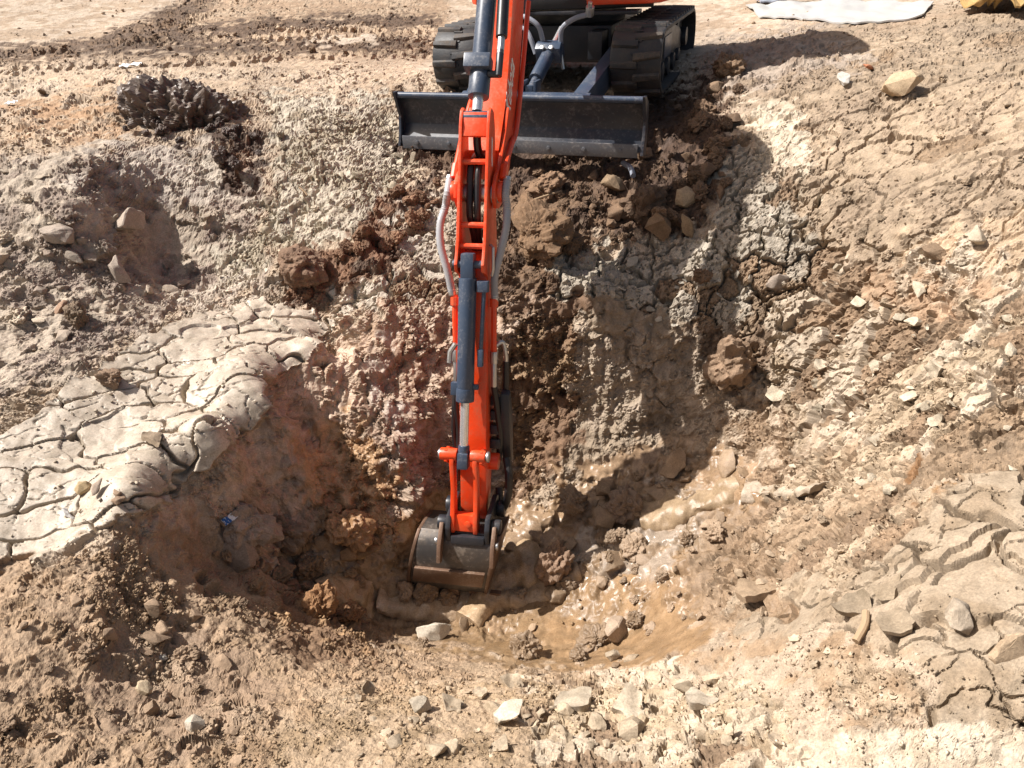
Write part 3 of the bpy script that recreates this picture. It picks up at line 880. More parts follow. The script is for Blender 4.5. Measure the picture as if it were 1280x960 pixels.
# ---- undercarriage frame, slew ring
mb = MB()
mb.box(FM, (-.36, .50, .16), (.36, 1.42, .40))
for sd in (-1, 1):
    mb.prism(lambda l, s, h: FM(s, l, h), [(sd * .30, .20), (sd * .30, .36), (sd * .56, .29), (sd * .56, .19)], .58, .76)
    mb.prism(lambda l, s, h: FM(s, l, h), [(sd * .30, .20), (sd * .30, .36), (sd * .56, .29), (sd * .56, .19)], 1.14, 1.32)
mb.box(FM, (-.33, .30, .22), (-.24, .52, .36)); mb.box(FM, (.24, .30, .20), (.34, .52, .38))
B(mb, 'undercarriage_frame', M_BLACK, None, .012)
B(MB().tube([FM(0, .95, .40), FM(0, .95, .50)], .36, 40), 'slewing_ring', M_BLACK, None, .006)
mb = MB().box(FM, (-.46, .36, .475), (.56, .52, .50))
B(mb, 'belly_plate', M_BLACK, None, .006)

# ---- blade: curved mouldboard with end plates, a worn cutting edge and the tube on its back
BB, BZ = -.543, -.223
prof = [(BB - .035, BZ), (BB + .018, BZ + .06), (BB + .045, BZ + .13), (BB + .045, BZ + .21), (BB + .015, BZ + .285), (BB - .028, BZ + .334)]
prof = [(b, c + (.035 if c < BZ + .1 else .015)) for b, c in prof[:-1]] + prof[-1:]
back = [(b + .022, c) for b, c in prof]
blade = B(MB().prism(lambda l, s, h: FM(l, s, h), prof + back[::-1], -.79, .79), 'blade', M_BLADE, None, .004)
B(MB().tube([FM(-.785, BB - .012, BZ + .328), FM(.785, BB - .012, BZ + .328)], .020, 14), 'top_lip', M_NAVY, blade)
B(MB().box(FM, (-.765, BB - .052, BZ + .005), (.765, BB - .037, BZ + .085)).box(FM, (-.765, BB - .037, BZ + .04), (.765, BB - .012, BZ + .075)), 'cutting_edge', M_EDGE, blade, .004)
for sd in (-1, 1):
    ep = [(BB - .055, BZ + .02), (BB - .02, BZ + .10), (BB + .0, BZ + .20), (BB - .05, BZ + .335), (BB - .055, BZ + .352), (BB - .01, BZ + .352), (BB + .07, BZ + .30), (BB + .085, BZ + .15), (BB + .03, BZ)]
    B(MB().prism(lambda l, s, h: FM(l, s, h), ep, sd * .79 - .009, sd * .79 + .009), 'end_plate', M_BLADE, blade, .003)
for k in range(7):
    a = -.66 + k * .22
    B(MB().tube([FM(a, BB - .050, BZ + .045), FM(a, BB - .062, BZ + .045)], .014, 10), 'bolt', M_EDGE, blade, .002)
B(MB().tube([FM(-.42, BB + .20, BZ + .27), FM(.42, BB + .20, BZ + .27)], .055, 20), 'cross_tube', M_NAVY, None, .004)
for sd in (-1, 1):
    arm = MB()
    p0 = [(sd * .45, .42), (sd * .34, BB + .08)]
    w = .045
    arm.put([FM(p0[0][0] - w, .50, .33), FM(p0[0][0] + w, .50, .33), FM(p0[0][0] + w, .50, .17), FM(p0[0][0] - w, .50, .17),
             FM(p0[1][0] - w, BB + .075, BZ + .29), FM(p0[1][0] + w, BB + .075, BZ + .29), FM(p0[1][0] + w, BB + .075, BZ + .15), FM(p0[1][0] - w, BB + .075, BZ + .15)],
            [(0, 1, 2, 3), (4, 7, 6, 5), (0, 4, 5, 1), (1, 5, 6, 2), (2, 6, 7, 3), (3, 7, 4, 0)])
    B(arm, 'blade_arm', M_NAVY, None, .006)
# blade cylinder with its guard block
c0, c1 = FM(.02, BB + .24, BZ + .33), FM(.06, .30, .40)
cyl = B(MB().tube([c0 + (c1 - c0) * .16, c0 + (c1 - c0) * .62], .045, 20), 'blade_cylinder', M_NAVY, None, .005)
B(MB().tube([c0, c0 + (c1 - c0) * .17], .026, 14).box(lambda a, b, c: c0 + a * (FM(1, 0, 0) - MO) + b * (FM(0, 1, 0) - MO) + c * (FM(0, 0, 1) - MO), (-.025, -.03, -.03), (.025, .03, .03)), 'rod_eye', M_NAVY, cyl, .004)
B(MB().tube([c0 + (c1 - c0) * .62, c1], .02, 14), 'rod', M_CHROME, cyl)
cf = lambda a, b, c: c0 + (c1 - c0) * .60 + a * (FM(1, 0, 0) - MO) + b * (FM(0, .8, .35) - MO) + c * (FM(0, -.4, .9) - MO)
B(MB().prism(lambda l, s, h: cf(l, s, h), [(-.06, -.05), (.07, -.05), (.07, .05), (.0, .065), (-.05, .05)], -.085, .085), 'cylinder_guard', M_NAVY, cyl, .008)
for a in (-.03, .03):
    B(MB().tube([cf(a, -.045, .05), cf(a, -.053, .065)], .014, 10), 'bolt', M_ZINC, cyl, .002)
for sd in (-1, 1):
    B(MB().box(FM, (.02 + sd * .04 - .009, BB + .20, BZ + .30), (.02 + sd * .04 + .009, BB + .31, BZ + .385)), 'cylinder_lug', M_NAVY, None, .004)
for pts in (([cf(-.05, .05, .05), cf(-.07, .05, .16), cf(-.18, .1, .20), cf(-.28, .22, .10)]), ([cf(.07, .04, .04), cf(.09, .05, .14), cf(.17, .08, .19), cf(.26, .12, .20)]),
            ([cf(-.09, -.02, .0), cf(-.14, .05, .1), cf(-.22, .16, .11), cf(-.30, .3, .05)])):
    B(MB().tube(curve_pts(pts), .016, 10), 'hose', M_GREY)
B(MB().tube([cf(.26, .12, .19), cf(.27, .12, .25)], .028, 10).tube([cf(.27, .12, .25), cf(.272, .12, .28)], .014, 8), 'pipe_fitting', M_ZINC, None, .003)
B(MB().tube([cf(.09, -.04, -.10), cf(.075, .0, -.02)], .013, 8), 'valve_stem', M_ZINC)

# ---- upper house: swing bracket, deck, engine cover, canopy
FH = frame(.16, -.06, -.05, FM(0, .95, .50))           # the house has swung a little
mb = MB().box(FH, (-.56, -.56, .03), (.56, .55, .11))
B(mb, 'deck', M_DARKCAB, None, .01)
skirt = [(.12, -.66), (.50, -.66), (.62, -.60), (.70, -.42), (.74, .2), (.62, .62), (.30, .78), (-.30, .78), (-.62, .62), (-.74, .2), (-.70, -.42), (-.66, -.5), (-.5, -.5), (-.5, .3), (.12, .3)]
B(MB().prism(lambda l, s, h: FH(s, h, l), skirt, .06, .26), 'body_skirt', M_ORANGE, None, .02)
B(MB().prism(lambda l, s, h: FH(s, h, l), [(.14, -.50), (.55, -.50), (.68, -.35), (.70, .2), (.58, .58), (.30, .74), (-.30, .74), (-.58, .58), (-.70, .2), (.14, .2)], .262, .62), 'engine_cover', M_ORANGE, None, .03)
B(MB().box(FH, (-.35, .0, .27), (.12, .18, .62)).box(FH, (-.35, -.32, .27), (.12, .0, .52)), 'seat', M_DARKCAB, None, .03)
for a, b in ((-.52, -.42), (.50, -.42), (-.52, .42), (.50, .42)):
    B(MB().tube([FH(a, b, .10), FH(a, b, 1.62)], .026, 10), 'canopy_post', M_DARKCAB)
B(MB().prism(lambda l, s, h: FH(s, h, l), [(-.56, -.55), (.54, -.55), (.58, -.4), (.58, .4), (.50, .52), (-.52, .52), (-.6, .4), (-.6, -.4)], 1.60, 1.67), 'canopy_roof', M_ORANGE, None, .02)
for sd in (-.28, .05):
    B(MB().tube([FH(sd, -.40, .10), FH(sd, -.43, .55)], .012, 8).tube([FH(sd, -.43, .53), FH(sd, -.43, .62)], .024, 10), 'control_lever', M_DARKCAB)

# ---- boom and arm: their own plane
J = np.array([-.155, 3.30, .22])
FA = frame(R(9.8), 0, R(-2.7), J)                          # lateral, along the boom, up
sb = MB()
foot = FA(0, 1.92, .90)
for c in (.78, 1.0):
    sb.prism(lambda l, s, h: FA(s, h, l), [(-.13, 1.84), (.13, 1.84), (.17, 2.2), (.12, 2.42), (-.12, 2.42), (-.17, 2.2)], c - .06, c + .03)
sb.tube([FA(0, 2.32, .55), FA(0, 2.32, 1.05)], .07, 16)
B(sb, 'swing_bracket', M_BLACK, None, .012)

def spine(pts, half):
    """outline of a tapering curved beam from its centre line"""
    c = curve_pts([np.array(p) for p in pts], 6)
    h = np.interp(np.linspace(0, 1, len(c)), np.linspace(0, 1, len(half)), half)
    up, dn = [], []
    for k, p in enumerate(c):
        t = c[min(k + 1, len(c) - 1)] - c[max(k - 1, 0)]
        t = t / np.linalg.norm(t); nn = np.array([-t[1], t[0]])
        up.append(p + nn * h[k]); dn.append(p - nn * h[k])
    return [tuple(p) for p in up + dn[::-1]]
BOOM = [(.20, .05), (.50, .23), (.82, .62), (1.0, .98), (1.14, 1.28), (1.32, 1.40), (1.92, 1.0)]
boom = B(MB().prism(FA, spine(BOOM, [.10, .135, .15, .16, .17, .14, .08]), -.076, .076), 'boom', M_ORANGE, None, .008)
ear = [(-.075, .0), (-.05, .055), (0, .078), (.08, .085), (.26, .19), (.36, .27), (.44, .12), (.30, .0), (.12, -.09), (0, -.078), (-.05, -.055)]
for sd in (-1, 1):
    B(MB().prism(FA, ear, sd * .078, sd * .094), 'boom_fork_plate', M_ORANGE, boom, .004)
    B(MB().tube([FA(sd * .094, 0, 0), FA(sd * .117, 0, 0)], .045, 20), 'pivot_boss', M_ORANGE, boom, .004)
    # steel pipes along the boom and the grey wrapped hoses that bridge to the arm
    l = sd * .100
    dh = -.20 if sd > 0 else 0
    pipe = [FA(l * .9, 1.05, .80 + dh), FA(l * .9, .72, .46 + dh), FA(l * .92, .56, .33 + dh), FA(l * 1.02, .42, .27 + dh * .8), FA(l * 1.1, .30, .20 + dh * .4), FA(l * 1.12, .06, .07)]
    B(MB().tube(curve_pts(pipe, 5), .013, 10), 'hydraulic_pipe', M_ORANGE, boom)
    B(MB().tube([FA(l * 1.12, .09, .09), FA(l * 1.12, .03, .05)], .018, 8), 'pipe_nut', M_ORANGE, boom)

# dipper: axis a (down), n towards the bank in front
ax_ = np.array([-.362, -.932]); nx_ = np.array([-.932, .362])
def FD(l, n, t): 
    t = .2 + (t - .2) * .965
    q = ax_ * t + nx_ * n
    return FA(l, q[0], q[1])
arm = B(MB().prism(FD, [(.085, .30), (.085, .62), (.065, 1.15), (.045, 1.56), (.02, 1.63), (-.03, 1.62), (-.06, 1.54), (-.13, .9), (-.15, .45), (-.10, .24)], -.066, .066), 'dipper_arm', M_ORANGE, None, .010)
head = [(.03, -.375), (.055, -.36), (.075, -.30), (.10, -.05), (.125, .20), (.15, .28), (.165, .315), (.15, .35), (.09, .37), (.06, .40), (-.10, .42), (-.13, .30), (-.085, .0), (-.045, -.30), (-.02, -.36)]
for sd in (-1, 1):
    B(MB().prism(FD, head, sd * .054, sd * .068), 'head_plate', M_ORANGE, arm, .003)
for n, t, r in ((.055, -.14, .013), (.085, .14, .013), (.105, .235, .013)):
    B(MB().tube([FD(-.054, n, t), FD(.054, n, t)], r, 10), 'cross_bar', M_ORANGE, arm)
B(MB().prism(FD, [(.055, -.355), (.075, -.25), (.055, -.245), (.03, -.33)], -.0535, .0535), 'head_brace', M_ORANGE, arm, .004)
B(MB().tube([FD(-.10, -.0, -.0), FD(.10, .0, .0)], .04, 16), 'pivot_pin', M_ZINC, arm, .003)
for l in (-.022, .012):
    hp = [FD(l, -.06, -.17), FD(l, .035, -.12), FD(l, .055, 0.0), FD(l, .05, .10), FD(l * .6, .0, .20), FD(l, -.06, .3)]
    B(MB().tube(curve_pts(hp), .016, 10), 'hose', M_HOSE)
B(MB().tube(curve_pts([FD(.0, .02, -.26), FD(.0, .0, -.20), FD(.015, -.02, -.15)]), .018, 10), 'hose', M_HOSE)
# scraped stickers
for l, n, t, w, h in ((.0685, -.005, .02, .02, .028), (.0685, -.062, .03, .016, .03)):
    B(MB().box(FD, (l, n - w, t - h), (l + .0015, n + w * .4, t + h * .7)), 'scraped_sticker', M_WHITE, arm)
B(MB().prism(FD, [(.015, -.24), (.03, -.25), (.03, -.15), (.022, -.12), (.012, -.13), (.02, -.18)], 0.0685, .0705), 'scraped_sticker', M_WHITE, arm)
B(MB().tube([FD(.075, .07, .23), FD(.092, .085, .24), FD(.094, .09, .34), FD(.085, .08, .37)], .007, 8), 'grab_clip', M_ZINC, arm)
# wrapped hoses beside the head
for sd in (-1, 1):
    l = sd * .132
    p0 = FA(l, .04, .05)
    hp = [p0, FA(l, -.03, .0), FD(l * 1.12, -.0, .06), FD(l * 1.25, .03, .14), FD(l * 1.20, .05, .24), FD(l * .95, .055, .36), FD(l * .80, .05, .46)]
    if sd > 0: hp = [p0, FA(l, -.02, .0), FD(l * 1.05, .02, .06), FD(l * 1.08, .05, .15), FD(l * .92, .06, .26), FD(l * .72, .06, .38), FD(l * .72, .05, .48)]
    c = curve_pts(hp, 12)
    rr = [.0165 + .0022 * (k % 2) for k in range(len(c))]
    h = B(MB().tube(c, rr, 12), 'wrapped_hose', M_WRAP)
    B(MB().tube([c[0] + (c[0] - c[1]) * .5, c[2]], .019, 10), 'hose_fitting', M_ZINC, h, .002)
    B(MB().tube([c[-3], c[-1] + (c[-1] - c[-2]) * 1.5], .018, 10), 'hose_fitting', M_ZINC, h, .002)
    l2 = sd * .092
    B(MB().tube(curve_pts([FD(l2, .05, .47), FD(l2, .045, .60), FD(l2, .035, .74)]), .013, 10), 'hydraulic_pipe', M_ORANGE, arm)
    B(MB().tube([FD(l2, .05, .48), FD(l2, .05, .52)], .02, 10), 'pipe_nut', M_ORANGE, arm)
    B(MB().tube([FD(l2, .033, .74), FD(l2, .03, .80)], .019, 8).tube([FD(l2, .03, .80), FD(l2, .024, .92)], .014, 10), 'pipe_fitting', M_ZINC, arm, .002)
    B(MB().tube(curve_pts([FD(l2, .024, .92), FD(l2 * 1.15, .0, 1.05), FD(l2 * 1.25, -.03, 1.2), FD(l2 * 1.1, -.06, 1.35)]), .015, 10), 'hose', M_HOSE)
# fittings, guards and looping hoses on the right side of the arm
B(MB().tube(curve_pts([FD(.09, .02, .72), FD(.125, .0, .70), FD(.14, -.01, .76), FD(.14, -.02, .80)]), .011, 8), 'elbow_fitting', M_ZINC, arm)
B(MB().tube(curve_pts([FD(.14, -.02, .80), FD(.135, -.04, .95), FD(.11, -.07, 1.1)]), .015, 10), 'hose', M_HOSE)
lp = [(-.02, .98), (.0, .94), (.03, .96), (.02, 1.10), (-.02, 1.24), (-.06, 1.34), (-.12, 1.36), (-.10, 1.2), (-.06, 1.05)]
B(MB().prism(FD, [(n - .02, t) for n, t in lp], .12, .165), 'hose_guard', M_BLACK, arm, .01)
mb = MB()
for k in range(4):
    mb.box(FD, (.068, -.07, .98 + k * .075), (.12, -.01, 1.03 + k * .075))
B(mb, 'valve_block', M_BLACK, arm, .006)
B(MB().tube(curve_pts([FD(.15, -.02, 1.30), FD(.17, .01, 1.40), FD(.16, .0, 1.52), FD(.12, -.05, 1.60), FD(.10, -.1, 1.5)]), .02, 10), 'hose', M_HOSE)
B(MB().tube(curve_pts([FD(-.075, .03, .85), FD(-.095, .02, 1.0), FD(-.09, -.02, 1.2), FD(-.10, -.03, 1.45)]), .013, 8), 'hose', M_HOSE)

# arm cylinder on top of the boom
r0, r1 = FD(0, .03, -.33), FA(0, 1.13, 1.47)
d_ = (r1 - r0) / np.linalg.norm(r1 - r0)
ac = B(MB().tube([r0 + d_ * .10, r0 + d_ * 1.30], .043, 28), 'arm_cylinder', M_NAVY, None, .003)
B(MB().tube([r0 + d_ * .095, r0 + d_ * .20], .047, 28), 'gland', M_NAVY, ac, .004)
fa_n = FA(1, 0, 0) - J
side_n = np.cross(d_, fa_n)
fc = lambda a, b, c: r0 + a * fa_n + b * d_ + c * (-side_n if side_n[2] < 0 else side_n)
B(MB().box(fc, (-.066, .205, -.02), (.05, .27, .062)), 'cylinder_clamp', M_NAVY, ac, .006)
B(MB().tube([fc(.04, .19, .02), fc(.085, .19, .02)], .016, 10).tube([fc(.085, .18, .02), fc(.085, .30, .02)], .017, 10), 'pipe_fitting', M_BLACK, ac, .002)
B(MB().tube([fc(.085, .28, .02), fc(.085, .36, .02)], .017, 10), 'pipe_fitting', M_ZINC, ac, .002)
B(MB().tube([fc(.085, .36, .02), fc(.075, .7, .02), fc(.065, 1.2, .02)], .026, 12), 'cylinder_hose', M_HOSE, ac)
B(MB().tube([r0 + d_ * .03, r0 + d_ * .10], .024, 16), 'rod', M_CHROME, ac)
B(MB().tube([FD(-.058, .03, -.33), FD(.058, .03, -.33)], .03, 16), 'rod_eye', M_NAVY, ac, .003)
B(MB().box(FA, (-.06, 1.06, 1.25), (-.04, 1.24, 1.54)).box(FA, (.04, 1.06, 1.25), (.06, 1.24, 1.54)), 'cylinder_bracket', M_ORANGE, boom, .01)
# boom cylinder under the boom
b0, b1 = FA(0, 1.95, .62), FA(0, 1.05, .52)
bc = B(MB().tube([b0, b0 + (b1 - b0) * .75], .05, 24), 'boom_cylinder', M_NAVY, None, .004)
B(MB().tube([b0 + (b1 - b0) * .75, b1], .026, 16), 'rod', M_CHROME, bc)

# bucket cylinder on the front of the arm
k0, k1 = FD(-.010, .135, .315), FD(-.024, .15, 1.235)
d_ = (k1 - k0) / np.linalg.norm(k1 - k0)
kc = B(MB().tube([k0 + d_ * .06, k0 + d_ * .625], .040, 28), 'bucket_cylinder', M_NAVY, None, .004)
B(MB().tube([k0 + d_ * .565, k0 + d_ * .628], .0425, 28), 'gland', M_NAVY, kc, .003)
B(MB().box(lambda a, b, c: k0 + a * fa_n + b * d_ + c * np.cross(fa_n, d_), (-.03, -.05, -.03), (.03, .07, .03)), 'cylinder_eye', M_NAVY, kc, .01)
B(MB().tube([k0 - fa_n * .07, k0 + fa_n * .07], .018, 12), 'pin', M_NAVY, kc, .002)
B(MB().tube([k0 + d_ * .62, k0 + d_ * .87], .021, 18), 'rod', M_CHROME, kc)
B(MB().tube([k0 + d_ * .84, k0 + d_ * .90], .027, 14).box(lambda a, b, c: k0 + a * fa_n + b * d_ + c * np.cross(fa_n, d_), (-.026, .875, -.035), (.026, .955, .035)), 'rod_eye', M_NAVY, kc, .01)
kf = lambda a, b, c: k0 + a * fa_n + b * d_ + c * np.cross(fa_n, d_)
B(MB().tube([kf(.075, .10, -.0), kf(.07, .32, -.0), kf(.066, .45, -.0)], .010, 8).box(kf, (.045, .07, -.02), (.095, .12, .025)).box(kf, (.055, .38, -.015), (.08, .46, .015)), 'feed_pipe', M_NAVY, kc, .003)
B(MB().box(kf, (.03, .545, -.012), (.062, .57, .012)), 'clamp_lug', M_NAVY, kc, .003)
B(MB().box(kf, (-.066, .54, -.016), (-.03, .60, .016)), 'clamp_lug', M_NAVY, kc, .003)
B(MB().tube([kf(-.05, .36, 0), kf(-.075, .40, 0), kf(-.078, .45, 0)], .012, 8), 'pipe_fitting', M_ZINC, kc)

def FL(l, n, t): return FD(l - .022, n, t)
# bucket linkage
e1 = (.15, 1.24)                                        # pin at the rod end
e2 = (.125, 1.62)                                       # pin at the hitch
lk = B(MB().tube([FL(-.115, *e1), FL(-.032, *e1)], .030, 20), 'bucket_link', M_ORANGE, None, .006)
B(MB().tube([FL(.032, *e1), FL(.105, *e1)], .030, 20), 'pin_sleeve', M_ORANGE, lk, .006)
for sd in (-1, 1):
    B(MB().prism(FL, [(e1[0] + .022, e1[1] - .02), (e1[0] + .03, e1[1] + .04), (e1[0] + .0, 1.42), (e2[0] + .035, 1.55), (e2[0] + .042, 1.61), (e2[0] + .03, 1.655), (e2[0] - .03, 1.655), (e2[0] - .035, 1.58), (e1[0] - .045, 1.40), (e1[0] - .025, e1[1])], sd * .056 - .011, sd * .056 + .011), 'link_arm', M_ORANGE, lk, .005)
    B(MB().tube([FL(sd * .108, *e1), FL(sd * .122, *e1)], .026, 20), 'pin_cap', M_ZINC, lk, .004)
    B(MB().prism(FL, [(e1[0] + .02, e1[1] - .03), (e1[0] + .025, e1[1] + .03), (-.0, 1.36), (-.045, 1.34), (-.04, 1.28), (e1[0] - .03, e1[1] - .03)], sd * .085 - .008, sd * .085 + .008), 'guide_link', M_ORANGE, lk, .004)
B(MB().box(FL, (-.056, e2[0] - .02, 1.555), (.056, e2[0] + .028, 1.645)), 'link_web', M_ORANGE, lk, .006)
B(MB().tube([FL(.02, e2[0] + .03, 1.60), FL(.02, e2[0] + .04, 1.60)], .017, 12), 'grease_cap', M_ORANGE, lk, .003)
B(MB().tube([FD(.06, -.01, 1.32), FD(.115, -.01, 1.32)], .042, 18), 'guide_boss', M_ORANGE, arm, .006)

# quick hitch
h1 = (-.02, 1.58)
qh = MB()
for sd in (-1, 1):
    qh.prism(FD, [(-.075, 1.53), (-.02, 1.505), (.06, 1.53), (.165, 1.56), (.185, 1.62), (.17, 1.695), (.05, 1.72), (-.07, 1.67)], sd * .096 - .013, sd * .096 + .013)
qh.box(FD, (-.083, .06, 1.66), (.083, .178, 1.705))
hitch = B(qh, 'quick_hitch', M_BLACK, None, .008)
for sd in (-1, 1):
    B(MB().tube([FD(sd * .11, e2[0], 1.615), FD(sd * .155, e2[0], 1.615)], .036, 16), 'pin_boss', M_BLACK, hitch, .006)
    B(MB().tube([FD(sd * .11, *h1), FD(sd * .15, *h1)], .042, 16), 'pin_boss', M_BLACK, hitch, .006)

# bucket
bw = .192
bl = -.05
curl = curve_pts([(.135, 1.655), (.168, 1.715), (.172, 1.80), (.148, 1.89), (.095, 1.985), (.02, 2.06)], 5)
top_in = [(-.10, 1.66), (.06, 1.648)]
out = [tuple(p) for p in ([np.array(q) for q in top_in] + curl)]
inn_ = []
for k, p in enumerate(out):
    t = np.array(out[min(k + 1, len(out) - 1)]) - np.array(out[max(k - 1, 0)]); t /= np.linalg.norm(t)
    inn_.append((p[0] - t[1] * .014, p[1] + t[0] * .014))
bucket = B(MB().prism(lambda l, n, t: FD(bl + l - .22 * (t - 1.66), n, t), out + inn_[::-1], -bw, bw), 'bucket', M_BUCKET, None, .002, angle=50)
sp = out + [(-.04, 2.05), (-.10, 1.90), (-.13, 1.76)]
for sd in (-1, 1):
    spp = [(p[0] + (.005 if k > 1 else 0), p[1] + (.002 if k > 1 else 0)) for k, p in enumerate(sp[:len(out)])] + sp[len(out):]
    B(MB().prism(lambda l, n, t: FD(bl + l - .22 * (t - 1.66), n, t), spp, sd * bw - .008 + sd * .0085, sd * bw + .008 + sd * .0085), 'side_plate', M_RUST, bucket, .002)
wp = [np.array(p) for p in curl[13:19]]
wo = []
for k, p in enumerate(wp):
    t = wp[min(k + 1, len(wp) - 1)] - wp[max(k - 1, 0)]; t /= np.linalg.norm(t)
    wo.append((p[0] + t[1] * .018, p[1] - t[0] * .018))
B(MB().prism(lambda l, n, t: FD(bl + l - .22 * (t - 1.66), n, t), [tuple(p) for p in wp] + wo[::-1], -bw + .018, bw - .012), 'wear_strip', M_RUST, bucket, .002)
for sd in (-1, 1):
    B(MB().prism(FD, [(.115, 1.60), (.165, 1.60), (.222, 1.70), (.232, 1.79), (.19, 1.80), (.16, 1.70)], sd * .130 - .010, sd * .130 + .010), 'bucket_ear', M_RUST, bucket, .004)
    B(MB().tube([FD(sd * .142, .185, 1.69), FD(sd * .155, .185, 1.69)], .02, 10), 'bolt', M_ZINC, bucket, .003)
for k in range(4):
    l = bl - .165 + k * .11
    B(MB().put([FD(l + a, n, t) for a in (-.028, .028) for n, t in ((.015, 2.03), (.045, 2.035), (-.02, 2.15), (-.03, 2.14))],
               [(0, 1, 2, 3), (4, 7, 6, 5), (0, 4, 5, 1), (1, 5, 6, 2), (2, 6, 7, 3), (3, 7, 4, 0)]), 'bucket_tooth', M_RUST, bucket, .004)

# lettering on the right face of the boom
def lettering(text, parent, size, mat):
    cu = bpy.data.curves.new('boom_lettering', 'FONT')
    cu.body = text; cu.size = size; cu.shear = .25; cu.offset = size * .014; cu.extrude = .0006; cu.space_character = 1.05
    o = bpy.data.objects.new('tmp', cu)
    COL.objects.link(o)
    dg = bpy.context.evaluated_depsgraph_get()
    me = bpy.data.meshes.new_from_object(o.evaluated_get(dg))
    bpy.data.objects.remove(o); bpy.data.curves.remove(cu)
    me.name = 'boom_lettering'
    s0 = np.array([.43, .205])
    s1 = np.array([.78, .55])
    e = (s1 - s0) / np.linalg.norm(s1 - s0); f = np.array([-e[1], e[0]])
    for v in me.vertices:
        q = s0 + e * v.co.x + f * (v.co.y * 2.0 - .02)
        v.co = tuple(FA(.0775 + v.co.z + .0205 * 0, q[0], q[1]) - EO)
    return link('boom_lettering', me, mat, parent)
lettering('Kubota', boom, .088, M_WHITE)
print('excavator', round(time.time() - T0, 1))
# ================================================================== LOOSE EARTH, STONES, LITTER
def rough_mesh(name, seed, amp=.22, scale=.55, sub=4, squash=(1, 1, 1), ridged=.5):
    bm = bmesh.new()
    bmesh.ops.create_icosphere(bm, subdivisions=sub, radius=.5)
    V_ = np.array([v.co[:] for v in bm.verts], np.float32)
    n = V_ / np.linalg.norm(V_, axis=1, keepdims=True)
    d = amp * (perlin(V_ + seed * 3.7, scale, seed) + .9 * ridged * (np.abs(perlin(V_ + seed, scale * .5, seed + 1)) - .2) + .40 * perlin(V_, scale * .25, seed + 2))
    d += .070 * np.abs(perlin(V_, .15, seed + 5)) + .040 * np.abs(perlin(V_ + 3, .07, seed + 6)) + .018 * perlin(V_, .034, seed + 7) - .04
    # chip it: a few flat faces
    r = np.random.default_rng(seed)
    V_ = V_ * np.array(squash, np.float32)
    for _ in range(5):
        a = r.normal(size=3); a /= np.linalg.norm(a)
        h = V_ @ a - r.uniform(.26, .40)
        V_ -= np.outer(np.maximum(h, 0) * .85, a).astype(np.float32)
    V_ += n * d[:, None]
    for v, c in zip(bm.verts, V_): v.co = c
    for f in bm.faces: f.smooth = False
    me = bpy.data.meshes.new(name); bm.to_mesh(me); bm.free()
    me.materials.append(M_CLOD)
    return me

def angular_mesh(name, seed, squash=(1, .8, .62), n=13, amp=.05):
    r = np.random.default_rng(seed)
    bm = bmesh.new()
    q = r.normal(size=(n, 3)); q /= np.linalg.norm(q, axis=1)[:, None]
    q *= .5 * r.uniform(.8, 1.05, (n, 1)) * np.array(squash)
    for p in q: bm.verts.new(tuple(p))
    h = bmesh.ops.convex_hull(bm, input=bm.verts)
    bmesh.ops.delete(bm, geom=[g for g in h['geom_interior'] if isinstance(g, bmesh.types.BMVert)], context='VERTS')
    bmesh.ops.bevel(bm, geom=[e for e in bm.edges], offset=.022, segments=1, affect='EDGES', clamp_overlap=True)
    bmesh.ops.triangulate(bm, faces=bm.faces)
    for _ in range(2):
        bmesh.ops.subdivide_edges(bm, edges=[e for e in bm.edges if e.calc_length() > .09], cuts=1, use_grid_fill=True)
        bmesh.ops.triangulate(bm, faces=bm.faces)
    V_ = np.array([v.co[:] for v in bm.verts], np.float32)
    d = amp * (perlin(V_, .45, seed) + .6 * perlin(V_, .16, seed + 1) + .3 * perlin(V_, .07, seed + 2))
    nn = V_ / (np.linalg.norm(V_, axis=1, keepdims=True) + 1e-6)
    for v, c, k in zip(bm.verts, V_, d): v.co = c + nn[v.index] * k if v.index >= 0 else c
    bm.normal_update()
    for e in bm.edges: e.smooth = not (len(e.link_faces) == 2 and e.calc_face_angle(0) > R(24))
    for f in bm.faces: f.smooth = True
    me = bpy.data.meshes.new(name); bm.to_mesh(me); bm.free()
    me.materials.append(M_CLOD)
    return me

